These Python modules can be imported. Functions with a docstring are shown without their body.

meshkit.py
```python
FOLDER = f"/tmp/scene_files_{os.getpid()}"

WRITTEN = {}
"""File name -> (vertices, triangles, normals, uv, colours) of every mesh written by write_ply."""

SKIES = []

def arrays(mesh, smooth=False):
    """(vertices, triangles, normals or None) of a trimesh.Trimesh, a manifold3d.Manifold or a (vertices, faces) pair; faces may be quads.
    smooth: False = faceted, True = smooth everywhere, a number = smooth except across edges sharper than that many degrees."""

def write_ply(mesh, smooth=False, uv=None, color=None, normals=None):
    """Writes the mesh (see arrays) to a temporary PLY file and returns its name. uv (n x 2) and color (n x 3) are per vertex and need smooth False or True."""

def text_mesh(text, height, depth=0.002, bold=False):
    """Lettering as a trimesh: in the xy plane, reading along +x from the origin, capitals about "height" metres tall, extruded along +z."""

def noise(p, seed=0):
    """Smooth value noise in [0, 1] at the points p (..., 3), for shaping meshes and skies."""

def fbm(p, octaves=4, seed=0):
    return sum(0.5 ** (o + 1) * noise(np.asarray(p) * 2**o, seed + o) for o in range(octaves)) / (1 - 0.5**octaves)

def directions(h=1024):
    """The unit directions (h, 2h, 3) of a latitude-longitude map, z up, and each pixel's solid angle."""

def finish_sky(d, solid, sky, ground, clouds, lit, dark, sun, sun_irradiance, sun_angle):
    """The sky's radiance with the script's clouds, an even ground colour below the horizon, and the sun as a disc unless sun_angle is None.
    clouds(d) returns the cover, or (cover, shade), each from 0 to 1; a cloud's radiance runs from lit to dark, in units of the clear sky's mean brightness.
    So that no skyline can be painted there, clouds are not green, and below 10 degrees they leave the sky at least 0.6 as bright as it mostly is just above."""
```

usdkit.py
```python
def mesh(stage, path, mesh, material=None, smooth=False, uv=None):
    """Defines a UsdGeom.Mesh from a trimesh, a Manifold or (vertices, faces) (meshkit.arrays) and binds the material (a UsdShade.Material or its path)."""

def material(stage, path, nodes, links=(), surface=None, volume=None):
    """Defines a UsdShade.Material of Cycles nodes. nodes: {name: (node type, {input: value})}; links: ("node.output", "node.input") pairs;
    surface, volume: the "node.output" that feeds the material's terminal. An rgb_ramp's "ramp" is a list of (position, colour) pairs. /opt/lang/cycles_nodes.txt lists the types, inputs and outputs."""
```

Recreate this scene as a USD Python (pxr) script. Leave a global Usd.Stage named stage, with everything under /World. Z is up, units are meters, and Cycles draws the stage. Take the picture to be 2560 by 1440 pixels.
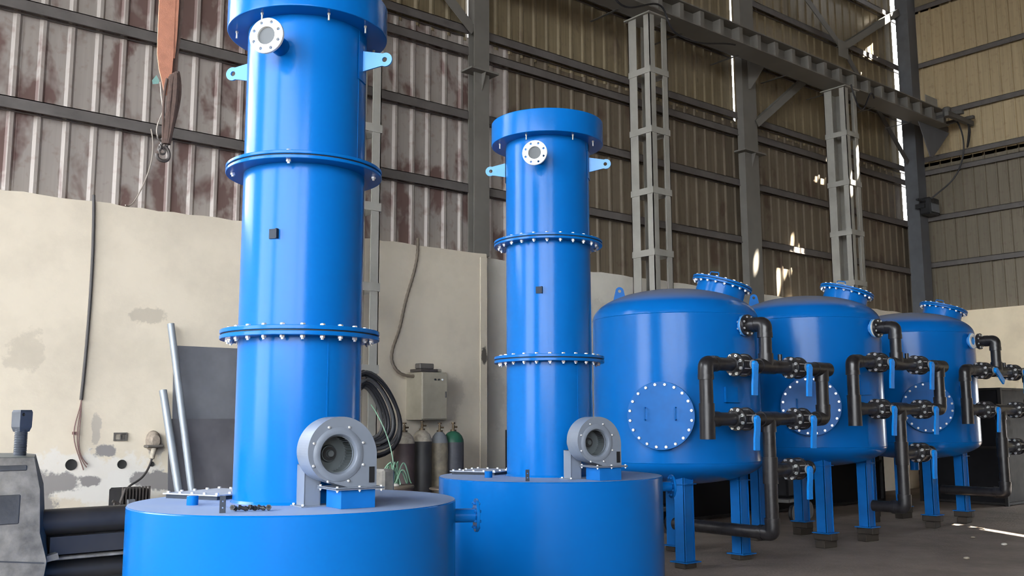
import math, random
import numpy as np, trimesh, usdkit
from pxr import Usd, UsdGeom, UsdLux, Gf, Sdf
from shapely.geometry import Polygon, Point, box as sbox
from shapely import affinity, union_all

stage = Usd.Stage.CreateInMemory()
UsdGeom.SetStageUpAxis(stage, 'Z')
UsdGeom.Xform.Define(stage, '/World')
UsdGeom.Scope.Define(stage, '/World/Looks')
rnd = random.Random(7)
PI = math.pi

# ------------------------------------------------------------------ camera, sky, sun, exposure
cam = UsdGeom.Camera.Define(stage, '/World/camera')
cam.CreateHorizontalApertureAttr(24.0 * 2560 / 2402)
cam.CreateFocalLengthAttr(24.0)
cam.CreateClippingRangeAttr((0.05, 500.0))
cam.CreateExposureAttr(0.57)
FW, RT, UP = np.array([0.6346, 0.7608, 0.1357]), np.array([0.7681, -0.6403, -0.0040]), np.array([-0.0839, -0.1068, 0.9908])
FW /= np.linalg.norm(FW)
RT -= FW * RT.dot(FW); RT /= np.linalg.norm(RT)
UP = np.cross(RT, FW)
m = np.eye(4); m[0, :3], m[1, :3], m[2, :3], m[3, :3] = RT, UP, -FW, (0, 0, 1.6)
cam.AddTransformOp().Set(Gf.Matrix4d(*m.ravel().tolist()))

sky = UsdLux.DomeLight.Define(stage, '/World/sky')
sky.CreateColorAttr(Gf.Vec3f(0.92, 0.96, 1.0))
sky.CreateIntensityAttr(3.6)
SUN = np.array([-4.0, 3.2, -6.3])
sun = UsdLux.DistantLight.Define(stage, '/World/sun')
sun.CreateIntensityAttr(600000.0); sun.CreateAngleAttr(0.4); sun.CreateColorAttr(Gf.Vec3f(1.0, 0.90, 0.74))
zax = -SUN / np.linalg.norm(SUN); xax = np.cross([0, 0, 1.0], zax); xax /= np.linalg.norm(xax); yax = np.cross(zax, xax)
m = np.eye(4); m[0, :3], m[1, :3], m[2, :3] = xax, yax, zax
sun.AddTransformOp().Set(Gf.Matrix4d(*m.ravel().tolist()))

# ------------------------------------------------------------------ materials
def mat(name, nodes, links, surface='p.BSDF'):
    return usdkit.material(stage, '/World/Looks/' + name, nodes, links, surface=surface)

def plain(name, col, rough=0.5, metal=0.0, var=0.10, scale=6.0, bump=0.0, bscale=60.0, coat=0.0, spec=0.5):
    """A colour with a little cloudy variation, per-piece tone and fine relief."""
    c = np.array(col)
    n = {'g': ('geometry', {}), 'o': ('object_info', {}),
         'n': ('noise_texture', {'scale': scale, 'detail': 5.0, 'roughness': 0.6}),
         'r': ('rgb_ramp', {'ramp': [(0.25, tuple(c * (1 - var))), (0.75, tuple(np.minimum(c * (1 + var), 1)))]}),
         'p': ('principled_bsdf', {'roughness': rough, 'metallic': metal, 'coat_weight': coat, 'coat_roughness': 0.08, 'specular_ior_level': spec}),
         'rr': ('map_range', {'from_min': 0.3, 'from_max': 0.7, 'to_min': max(rough - 0.06, 0.02), 'to_max': min(rough + 0.08, 1)})}
    l = [('g.position', 'n.vector'), ('n.fac', 'r.fac'), ('r.color', 'p.base_color'), ('n.fac', 'rr.value'), ('rr.result', 'p.roughness')]
    if bump:
        n['bn'] = ('noise_texture', {'scale': bscale, 'detail': 3.0}); n['b'] = ('bump', {'strength': bump, 'distance': 0.01})
        l += [('g.position', 'bn.vector'), ('bn.fac', 'b.height'), ('b.normal', 'p.normal')]
    return mat(name, n, l)

BLUE = (0.002, 0.116, 0.415)
def dusty_blue(name, lo, hi, dust, amount, rough=0.20):
    """Gloss blue paint; dust has settled where the surface faces up."""
    return mat(name, {
        'g': ('geometry', {}), 'sep': ('separate_xyz', {}),
        'n': ('noise_texture', {'scale': 2.2, 'detail': 6.0, 'roughness': 0.65}),
        'up': ('map_range', {'range_type': 'smoothstep', 'from_min': lo, 'from_max': hi, 'to_min': 0.0, 'to_max': amount, 'clamp': True}),
        'nv': ('map_range', {'from_min': 0.3, 'from_max': 0.7, 'to_min': 0.72, 'to_max': 1.0, 'clamp': True}),
        'mul': ('math', {'math_type': 'multiply'}),
        'c': ('mix_color', {'a': BLUE, 'b': dust}),
        'rr': ('mix_float', {'a': rough, 'b': 0.75}),
        'bn': ('noise_texture', {'scale': 38.0, 'detail': 2.0}), 'b': ('bump', {'strength': 0.05, 'distance': 0.004}),
        'cw': ('mix_float', {'a': 0.0, 'b': 0.0}),
        'p': ('principled_bsdf', {'coat_roughness': 0.08, 'specular_ior_level': 0.15})},
        [('g.normal', 'sep.vector'), ('sep.z', 'up.value'), ('g.position', 'n.vector'), ('n.fac', 'nv.value'), ('up.result', 'mul.value1'), ('nv.result', 'mul.value2'),
         ('mul.value', 'c.fac'), ('mul.value', 'rr.fac'), ('mul.value', 'cw.fac'), ('cw.result', 'p.coat_weight'), ('c.result', 'p.base_color'), ('rr.result', 'p.roughness'),
         ('g.position', 'bn.vector'), ('bn.fac', 'b.height'), ('b.normal', 'p.normal')])

M = {}
M['blue'] = dusty_blue('blue_gloss_paint', 0.86, 1.0, (0.22, 0.24, 0.27), 0.55)
M['lid'] = dusty_blue('dusty_blue_lid', 0.5, 0.9, (0.30, 0.36, 0.47), 0.84)  # dust colour also carries a bluish sky reflection
M['dome'] = dusty_blue('dusty_blue_dome', 0.74, 0.99, (0.19, 0.185, 0.19), 0.95)
M['blue_flat'] = plain('blue_satin_paint', (0.003, 0.112, 0.39), 0.42, var=0.12, spec=0.25)
M['lug_blue'] = plain('pale_blue_paint', (0.06, 0.27, 0.62), 0.4)
M['handle_blue'] = plain('blue_lever_plastic', (0.0, 0.22, 0.72), 0.35, var=0.05)
M['bolt'] = plain('zinc_bolt', (0.78, 0.79, 0.80), 0.32, metal=0.65, var=0.08)
M['pin_steel'] = plain('dull_pin_steel', (0.45, 0.45, 0.42), 0.5, metal=0.3)
M['pale'] = plain('pale_flange_plastic', (0.74, 0.76, 0.74), 0.4, var=0.05)
M['bore'] = plain('dark_pipe_bore', (0.10, 0.11, 0.12), 0.6)
M['hatch'] = plain('dusty_grey_hatch', (0.31, 0.35, 0.43), 0.6, var=0.12)
M['gasket'] = plain('dark_gasket', (0.012, 0.02, 0.035), 0.7)
M['blower'] = plain('grey_blower_paint', (0.155, 0.180, 0.225), 0.38, var=0.06, bump=0.03, bscale=90)
M['impeller'] = plain('galvanised_impeller', (0.13, 0.15, 0.16), 0.45, metal=0.5)
M['black'] = plain('black_label', (0.010, 0.011, 0.014), 0.4)
M['motor'] = plain('black_motor_paint', (0.018, 0.019, 0.022), 0.45)
M['pvc'] = plain('black_pvc', (0.016, 0.015, 0.017), 0.33, var=0.2)
M['pvc_ring'] = plain('grey_valve_ring', (0.22, 0.25, 0.28), 0.45)
M['column_steel'] = plain('drab_column_paint', (0.150, 0.142, 0.126), 0.62, var=0.16, scale=3, bump=0.05, bscale=25)
M['grey_steel'] = plain('grey_painted_steel', (0.285, 0.275, 0.248), 0.62, var=0.16, scale=3, bump=0.05, bscale=25)
M['dark_steel'] = plain('dark_painted_steel', (0.085, 0.082, 0.078), 0.6, var=0.2, scale=4)
M['slate_steel'] = plain('slate_painted_steel', (0.10, 0.105, 0.115), 0.6, var=0.2, scale=4)
M['girt'] = plain('brown_grey_girt_paint', (0.105, 0.095, 0.09), 0.6, var=0.25, scale=5)
M['plate'] = plain('bare_steel_plate', (0.20, 0.205, 0.225), 0.48, metal=0.35, var=0.22, scale=2.2)
M['plate_dark'] = plain('oiled_steel_plate', (0.145, 0.142, 0.155), 0.45, metal=0.3, var=0.3, scale=2.0)
M['pipe_grey'] = plain('galvanised_pipe', (0.27, 0.30, 0.335), 0.45, metal=0.3, var=0.1)
M['cast'] = plain('worn_cast_iron', (0.175, 0.165, 0.148), 0.6, var=0.6, scale=7, bump=0.35, bscale=18)
M['cast_green'] = plain('dark_green_grey_casting', (0.075, 0.082, 0.080), 0.55, var=0.4, scale=6, bump=0.25, bscale=20)  # greenish paint plus the shade of the chamfer, put into the colour
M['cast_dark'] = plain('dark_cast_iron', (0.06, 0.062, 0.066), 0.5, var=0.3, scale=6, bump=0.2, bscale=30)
M['roller'] = plain('oily_roller_steel', (0.050, 0.047, 0.047), 0.42, metal=0.3, var=0.2, scale=3)
M['screw'] = plain('blued_screw_steel', (0.075, 0.085, 0.105), 0.4, metal=0.4, var=0.2)
M['webbing'] = plain('faded_orange_webbing', (0.50, 0.22, 0.14), 0.85, var=0.18, scale=12, bump=0.2, bscale=120)
M['rope'] = plain('dirty_rope', (0.085, 0.055, 0.045), 0.9, var=0.35, scale=20)
M['mint'] = plain('pale_green_rag', (0.30, 0.55, 0.50), 0.85)
M['rust_hook'] = plain('greasy_hook_steel', (0.07, 0.06, 0.055), 0.55, metal=0.3, var=0.3, scale=20)
M['conduit'] = plain('black_cable_sheath', (0.05, 0.045, 0.045), 0.55)
M['wire'] = plain('reddish_wire', (0.16, 0.09, 0.08), 0.6)
M['wire_pale'] = plain('pale_wire', (0.32, 0.28, 0.24), 0.6)
M['flexhose'] = plain('brown_flexible_conduit', (0.155, 0.125, 0.095), 0.6, var=0.2)
M['rubber'] = plain('black_rubber_hose', (0.016, 0.016, 0.019), 0.5, spec=0.3)
M['rubber_grey'] = plain('worn_grey_hose', (0.05, 0.05, 0.052), 0.55, spec=0.3)
M['green_hose'] = plain('green_hose', (0.16, 0.29, 0.20), 0.5)
M['cabinet'] = plain('aged_beige_cabinet', (0.30, 0.27, 0.21), 0.55, var=0.18, scale=4)
M['hole'] = plain('dark_recess', (0.02, 0.02, 0.02), 0.9)
M['socket'] = plain('socket_box_brown', (0.10, 0.09, 0.08), 0.6)
M['fixture'] = plain('dusty_brown_fixture', (0.24, 0.20, 0.16), 0.8, var=0.4, scale=25)
M['wood'] = plain('dirty_timber', (0.032, 0.025, 0.020), 0.85, var=0.35, scale=14)
M['brown_disc'] = plain('rusty_brown_plate', (0.13, 0.10, 0.075), 0.7, var=0.3)
M['cyl_brown'] = plain('worn_maroon_cylinder', (0.055, 0.036, 0.036), 0.6, var=0.4, scale=8)
M['cyl_black'] = plain('worn_black_cylinder', (0.030, 0.028, 0.028), 0.55, var=0.4, scale=8)
M['cyl_tan'] = plain('worn_tan_cylinder', (0.17, 0.145, 0.105), 0.65, var=0.45, scale=10)
M['cyl_slate'] = plain('worn_slate_cylinder', (0.060, 0.062, 0.075), 0.55, var=0.35, scale=8)
M['sh_white'] = plain('chipped_white_shoulder', (0.34, 0.30, 0.24), 0.6, var=0.4, scale=20)
M['sh_grey'] = plain('grey_shoulder', (0.14, 0.15, 0.165), 0.55, var=0.2)
M['sh_green'] = plain('green_shoulder', (0.018, 0.105, 0.062), 0.5, var=0.15)
M['brass'] = plain('tarnished_brass', (0.12, 0.085, 0.05), 0.45, metal=0.6)
M['junk'] = plain('dark_machine_paint', (0.011, 0.011, 0.013), 0.7, var=0.3, spec=0.15)
M['junk_frame'] = plain('dark_grimy_frame', (0.022, 0.021, 0.021), 0.7, var=0.3, spec=0.2)
M['reflector'] = plain('orange_reflector', (0.50, 0.09, 0.03), 0.4)
M['outside'] = plain('dark_asphalt_outside', (0.035, 0.033, 0.031), 0.95, var=0.2, scale=0.6)  # unseen yard, coloured dark so little light bounces into the hall
M['pale_floor_scrap'] = plain('pale_scrap', (0.55, 0.52, 0.46), 0.8)

def plaster(name, base, patches, tint=0.10):
    """Painted plaster with noise-edged bare-cement patches: patches = (x, z, rx, rz, colour, strength)."""
    n = {'g': ('geometry', {}), 's': ('separate_xyz', {}), 'xz': ('combine_xyz', {}),
         'n1': ('noise_texture', {'scale': 1.1, 'detail': 7.0, 'roughness': 0.65}),
         'r1': ('rgb_ramp', {'ramp': [(0.30, tuple(np.array(base) * (1 - tint * 1.5))), (0.55, tuple(base)), (0.8, tuple(np.minimum(np.array(base) * (1 + tint * .5), 1)))]}),
         'n2': ('noise_texture', {'scale': 5.0, 'detail': 8.0, 'roughness': 0.75}),
         'r2': ('map_range', {'from_min': 0.665, 'from_max': 0.72, 'to_min': 0.0, 'to_max': 0.5, 'clamp': True}),
         'c0': ('mix_color', {'b': tuple(np.array(base) * 0.55)}),
         'nd': ('noise_texture', {'scale': 4.2, 'detail': 6.0, 'roughness': 0.7}),
         'bn': ('noise_texture', {'scale': 14.0, 'detail': 6.0}), 'b': ('bump', {'strength': 0.18, 'distance': 0.01}),
         'p': ('principled_bsdf', {'roughness': 0.8})}
    l = [('g.position', 's.vector'), ('s.x', 'xz.x'), ('s.z', 'xz.z'), ('g.position', 'n1.vector'), ('n1.fac', 'r1.fac'), ('g.position', 'n2.vector'), ('n2.fac', 'r2.value'),
         ('r2.result', 'c0.fac'), ('r1.color', 'c0.a'), ('g.position', 'nd.vector'), ('g.position', 'bn.vector'), ('bn.fac', 'b.height'), ('b.normal', 'p.normal')]
    last = 'c0.result'
    for i, (x, z, rx, rz, col, k) in enumerate(patches):
        a = f'{i}'
        n['mp' + a] = ('mapping', {'mapping_type': 'point', 'location': (-x / rx, 0, -z / rz), 'scale': (1 / rx, 1, 1 / rz)})
        n['ln' + a] = ('vector_math', {'math_type': 'length'})
        n['ad' + a] = ('math', {'math_type': 'multiply_add', 'value2': 2.4})
        n['rg' + a] = ('map_range', {'from_min': 2.30, 'from_max': 2.08, 'to_min': 0.0, 'to_max': k, 'clamp': True})
        n['c' + a + 'x'] = ('mix_color', {'b': col})
        l += [('xz.vector', f'mp{a}.vector'), (f'mp{a}.vector', f'ln{a}.vector1'), ('nd.fac', f'ad{a}.value1'), (f'ln{a}.value', f'ad{a}.value3'), (f'ad{a}.value', f'rg{a}.value'),
              (f'rg{a}.result', f'c{a}x.fac'), (last, f'c{a}x.a')]
        last = f'c{a}x.result'
    l.append((last, 'p.base_color'))
    return mat(name, n, l)

CEM, WHT, SOOT = (0.24, 0.225, 0.22), (0.66, 0.64, 0.60), (0.10, 0.09, 0.075)
M['plaster_left'] = plaster('cream_plaster_stained', (0.64, 0.57, 0.455), [
    (3.35, 1.00, 0.80, 0.28, WHT, 0.75), (3.62, 0.80, 0.5, 0.25, WHT, 0.6), (2.72, 0.96, 0.42, 0.12, CEM, 0.95), (2.65, 0.74, 0.32, 0.12, CEM, 0.9), (3.28, 0.96, 0.12, 0.06, CEM, 1.0),
    (3.42, 1.27, 0.15, 0.085, CEM, 1.0), (4.02, 0.94, 0.30, 0.11, CEM, 1.0), (3.95, 1.33, 0.10, 0.12, CEM, 0.7), (3.30, 1.50, 0.05, 0.16, CEM, 0.5),
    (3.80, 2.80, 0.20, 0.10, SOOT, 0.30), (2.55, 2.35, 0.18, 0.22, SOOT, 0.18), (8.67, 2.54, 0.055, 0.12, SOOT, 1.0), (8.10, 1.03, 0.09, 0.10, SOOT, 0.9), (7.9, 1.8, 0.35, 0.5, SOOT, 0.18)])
M['plaster_right'] = plaster('cream_plaster_dull', (0.70, 0.67, 0.60), [(9.0, 1.9, 0.3, 0.5, SOOT, 0.12), (11.5, 3.2, 0.8, 0.4, SOOT, 0.12)])

BW_PAN = 11.45
M['plaster_end'] = plaster('cream_plaster_end_wall', (0.76, 0.65, 0.47), [])

def sheet_material(name, base, rust, cover, streak, soft=0.10):
    """Profiled steel sheet: drawn-out rust blotches on the flat pans, thin vertical streaks, tone per sheet."""
    return mat(name, {
        'g': ('geometry', {}), 'o': ('object_info', {}), 's': ('separate_xyz', {}),
        'm1': ('mapping', {'scale': (1.0, 1.0, 0.62)}), 'n1': ('noise_texture', {'scale': 2.3, 'detail': 4.0, 'roughness': 0.55, 'distortion': 0.3}),
        'r1': ('map_range', {'from_min': cover, 'from_max': cover + soft, 'to_min': 0.0, 'to_max': 0.85, 'clamp': True}),
        'pan': ('map_range', {'from_min': BW_PAN - 0.022, 'from_max': BW_PAN - 0.010, 'to_min': 0.25, 'to_max': 1.0, 'clamp': True}),
        'k': ('math', {'math_type': 'multiply'}),
        'm2': ('mapping', {'scale': (1.0, 1.0, 0.03)}), 'n2': ('noise_texture', {'scale': 24.0, 'detail': 3.0}),
        'r2': ('rgb_ramp', {'ramp': [(0.3, tuple(np.array(base) * (1 - streak))), (0.7, tuple(np.array(base) * (1 + streak)))]}),
        'tone': ('map_range', {'to_min': 0.90, 'to_max': 1.10}), 'hs': ('hsv', {}),
        'c': ('mix_color', {'b': rust}),
        'n3': ('noise_texture', {'scale': 9.0, 'detail': 5.0}), 'r3': ('map_range', {'from_min': 0.56, 'from_max': 0.70, 'to_min': 0.0, 'to_max': 0.35, 'clamp': True}),
        'c2': ('mix_color', {'b': tuple(np.array(rust) * 1.3)}),
        'p': ('principled_bsdf', {'roughness': 0.5, 'metallic': 0.1})},
        [('g.position', 'm1.vector'), ('m1.vector', 'n1.vector'), ('n1.fac', 'r1.value'), ('g.position', 's.vector'), ('s.y', 'pan.value'), ('r1.result', 'k.value1'), ('pan.result', 'k.value2'),
         ('g.position', 'm2.vector'), ('m2.vector', 'n2.vector'), ('n2.fac', 'r2.fac'),
         ('o.random', 'tone.value'), ('r2.color', 'hs.color'), ('tone.result', 'hs.value'), ('hs.color', 'c2.a'), ('g.position', 'n3.vector'), ('n3.fac', 'r3.value'), ('r3.result', 'c2.fac'),
         ('c2.result', 'c.a'), ('k.value', 'c.fac'), ('c.result', 'p.base_color')])
M['sheet_rusty'] = sheet_material('rusty_profiled_sheet', (0.315, 0.280, 0.256), (0.115, 0.058, 0.050), 0.485, 0.06)
M['sheet_dull'] = sheet_material('dull_olive_profiled_sheet', (0.148, 0.120, 0.085), (0.082, 0.052, 0.037), 0.57, 0.16, 0.12)  # olive sheet, its colour darkened for the dimmer right side of the hall
M['sheet_upper'] = sheet_material('tan_profiled_sheet', (0.205, 0.165, 0.100), (0.10, 0.068, 0.045), 0.62, 0.14, 0.12)
M['sheet_end_upper'] = sheet_material('ochre_profiled_sheet', (0.43, 0.34, 0.205), (0.2, 0.14, 0.09), 0.75, 0.10)  # colour lightened for the light this end wall catches
M['sheet_end_lower'] = sheet_material('drab_profiled_sheet', (0.17, 0.145, 0.105), (0.09, 0.06, 0.045), 0.72, 0.10)

M['floor'] = mat('packed_dirt_floor', {
    'g': ('geometry', {}), 'n1': ('noise_texture', {'scale': 0.9, 'detail': 8.0, 'roughness': 0.65}),
    'r1': ('rgb_ramp', {'ramp': [(0.3, (0.135, 0.106, 0.086)), (0.55, (0.215, 0.172, 0.144)), (0.75, (0.27, 0.222, 0.188))]}),
    'n2': ('noise_texture', {'scale': 45.0, 'detail': 4.0}), 'r2': ('map_range', {'from_min': 0.66, 'from_max': 0.74, 'to_min': 0.0, 'to_max': 0.5, 'clamp': True}),
    'c': ('mix_color', {'b': (0.26, 0.23, 0.20)}), 'bn': ('noise_texture', {'scale': 30.0, 'detail': 8.0}), 'b': ('bump', {'strength': 0.6, 'distance': 0.02}),
    'p': ('principled_bsdf', {'roughness': 0.88})},
    [('g.position', 'n1.vector'), ('n1.fac', 'r1.fac'), ('g.position', 'n2.vector'), ('n2.fac', 'r2.value'), ('r2.result', 'c.fac'), ('r1.color', 'c.a'), ('c.result', 'p.base_color'),
     ('g.position', 'bn.vector'), ('bn.fac', 'b.height'), ('b.normal', 'p.normal')])

# ------------------------------------------------------------------ mesh helpers
def T(mesh, v): mesh = mesh.copy(); mesh.apply_translation(v); return mesh
def rot(mesh, deg, axis, about=(0, 0, 0)):
    mesh = mesh.copy(); mesh.apply_transform(trimesh.transformations.rotation_matrix(math.radians(deg), axis, about)); return mesh
def cat(*ms): return trimesh.util.concatenate([x for x in ms])
def bx(x0, x1, y0, y1, z0, z1, c=0.0):
    """A box, its edges chamfered by c."""
    if c <= 0:
        b = trimesh.creation.box([x1 - x0, y1 - y0, z1 - z0])
    else:
        h = np.array([x1 - x0, y1 - y0, z1 - z0]) / 2; c = min(c, h.min() * 0.9); pts = []
        for sx in (-1, 1):
            for sy in (-1, 1):
                for sz in (-1, 1):
                    for k in range(3):
                        d = np.array([c, c, c]); d[k] = 0; pts.append(np.array([sx, sy, sz]) * (h - d))
        b = trimesh.convex.convex_hull(np.array(pts))
    b.apply_translation([(x0 + x1) / 2, (y0 + y1) / 2, (z0 + z1) / 2]); return b
def frame_to(mesh, p, d):
    """Turns a mesh built along +z so that it stands at p along d."""
    d = np.asarray(d, float); d = d / np.linalg.norm(d)
    up = np.array([0, 0, 1.0]) if abs(d[2]) < 0.95 else np.array([0, 1.0, 0])
    x = np.cross(up, d); x /= np.linalg.norm(x); y = np.cross(d, x)
    m = np.eye(4); m[:3, 0], m[:3, 1], m[:3, 2], m[:3, 3] = x, y, d, p
    mesh = mesh.copy(); mesh.apply_transform(m); return mesh
def lathe(prof, n=48):
    """Revolves (r, z) points about z; points with r = 0 close it."""
    prof = np.array(prof, float); a = np.linspace(0, 2 * PI, n, endpoint=False)
    v = np.stack([np.outer(prof[:, 0], np.cos(a)), np.outer(prof[:, 0], np.sin(a)), np.repeat(prof[:, 1:2], n, 1)], -1).reshape(-1, 3); f = []
    for i in range(len(prof) - 1):
        r0, r1 = prof[i, 0], prof[i + 1, 0]
        if r0 == 0 and r1 == 0: continue
        j = np.arange(n); k = (j + 1) % n
        if r1 == 0: f.append(np.stack([i * n + j, i * n + k, (i + 1) * n + j], 1)); continue
        if r0 > 0: f.append(np.stack([i * n + j, i * n + k, (i + 1) * n + k], 1))
        f.append(np.stack([i * n + j, (i + 1) * n + k, (i + 1) * n + j], 1))
    mesh = trimesh.Trimesh(v, np.vstack(f), process=True)
    mesh.update_faces(mesh.nondegenerate_faces())
    if mesh.is_watertight and mesh.volume < 0: mesh.invert()
    return mesh
def cyl(r, z0, z1, n=32, c=0.0):
    p = [(0, z0), (r - c, z0), (r, z0 + c), (r, z1 - c), (r - c, z1), (0, z1)] if c else [(0, z0), (r, z0), (r, z1), (0, z1)]
    return lathe(p, n)
def ring(r0, r1, z0, z1, n=48, c=0.0):
    return lathe([(r0, z0), (r1 - c, z0), (r1, z0 + c), (r1, z1 - c), (r1 - c, z1), (r0, z1), (r0, z0)], n)
def rod(p0, p1, r, n=16, c=0.0):
    p0, p1 = np.asarray(p0, float), np.asarray(p1, float)
    return frame_to(cyl(r, 0, np.linalg.norm(p1 - p0), n, c), p0, p1 - p0)
def fillet(pts, rad, k=7):
    pts = [np.asarray(p, float) for p in pts]; out = [pts[0]]
    for a, b, c in zip(pts, pts[1:], pts[2:]):
        u, w = a - b, c - b; lu, lw = np.linalg.norm(u), np.linalg.norm(w); r = min(rad, lu * .49, lw * .49); p, q = b + u / lu * r, b + w / lw * r
        out += [(1 - t) ** 2 * p + 2 * t * (1 - t) * b + t * t * q for t in np.linspace(0, 1, k)]
    return np.array(out + [pts[-1]])
def spline(pts, n=40):
    from scipy.interpolate import CubicSpline
    pts = np.array(pts, float); t = np.r_[0, np.cumsum(np.linalg.norm(np.diff(pts, axis=0), axis=1))]
    return CubicSpline(t, pts)(np.linspace(0, t[-1], n))
def tube(path, r, n=12):
    """A round tube along a path, parallel transported, closed at the ends; r one radius or one per point."""
    P = np.asarray(path, float); r = np.broadcast_to(r, len(P)); t = np.gradient(P, axis=0); t /= np.linalg.norm(t, axis=1)[:, None]
    u = np.cross(t[0], [0, 0, 1.0] if abs(t[0][2]) < .9 else [1.0, 0, 0]); u /= np.linalg.norm(u); v = []
    a = np.linspace(0, 2 * PI, n, endpoint=False)
    for i in range(len(P)):
        u = u - t[i] * u.dot(t[i]); u /= np.linalg.norm(u); w = np.cross(t[i], u)
        v.append(P[i] + r[i] * (np.outer(np.cos(a), u) + np.outer(np.sin(a), w)))
    v = np.vstack(v + [P[:1], P[-1:]]); L = len(P); j = np.arange(n); k = (j + 1) % n; f = []
    for i in range(L - 1):
        f += [np.stack([i * n + j, i * n + k, (i + 1) * n + k], 1), np.stack([i * n + j, (i + 1) * n + k, (i + 1) * n + j], 1)]
    f += [np.stack([np.full(n, L * n), k, j], 1), np.stack([np.full(n, L * n + 1), (L - 1) * n + j, (L - 1) * n + k], 1)]
    return trimesh.Trimesh(v, np.vstack(f), process=False)
def prism(poly, h): return trimesh.creation.extrude_polygon(poly if isinstance(poly, Polygon) else Polygon(poly), h, engine='earcut')
def prism_y(poly, y0, y1):
    """Outline in (x, z), extruded along y."""
    e = prism(poly, y1 - y0); v = e.vertices.copy(); e.vertices = np.stack([v[:, 0], y0 + v[:, 2], v[:, 1]], 1); e.invert(); return e
def prism_x(poly, x0, x1):
    """Outline in (y, z), extruded along x."""
    e = prism(poly, x1 - x0); v = e.vertices.copy(); e.vertices = np.stack([x0 + v[:, 2], v[:, 0], v[:, 1]], 1); return e
def hexbolt(r=0.014, hd=0.012, shank=0.05, nut=True, rs=None):
    """Head on top of z = 0, shank down through the plates, nut and thread end below."""
    rs = rs or r * 0.55
    p = [lathe([(0, 0), (r, 0), (r, hd * .75), (r * .8, hd), (0, hd)], 6), cyl(rs, -shank - hd * 1.6, 0, 8)]
    if nut: p.append(lathe([(0, -shank - hd), (r * .85, -shank - hd), (r, -shank - hd * .8), (r, -shank), (0, -shank)], 6))
    return cat(*p)

# ------------------------------------------------------------------ objects
used = {}
def numbered(path):
    n = used.get(path, -1) + 1; used[path] = n
    return path if n == 0 else f'{path}_{n:03d}'
def keys(p, label=None, category=None, group=None, kind=None):
    for k, v in (('label', label), ('category', category), ('group', group), ('kind', kind)):
        if v: p.SetCustomDataByKey(k, v)
    return p
def thing(name, label, category, loc=(0, 0, 0), rotz=0.0, group=None, kind=None):
    x = UsdGeom.Xform.Define(stage, numbered('/World/' + name))
    x.AddTranslateOp().Set(Gf.Vec3d(*map(float, loc)))
    if rotz: x.AddRotateZOp().Set(float(rotz))
    return keys(x.GetPrim(), label, category, group, kind)
def part(parent, name, mesh, material, smooth=32, label=None, kind=None):
    p = usdkit.mesh(stage, numbered(f'{parent.GetPath()}/{name}'), mesh, M[material], smooth=smooth).GetPrim()
    return keys(p, label, None, None, kind)
def single(name, label, category, mesh, material, loc=(0, 0, 0), group=None, kind=None, smooth=32):
    p = usdkit.mesh(stage, numbered('/World/' + name), mesh, M[material], smooth=smooth)
    p.AddTranslateOp().Set(Gf.Vec3d(*map(float, loc)))
    return keys(p.GetPrim(), label, category, group, kind)

exec_sections = None
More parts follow.
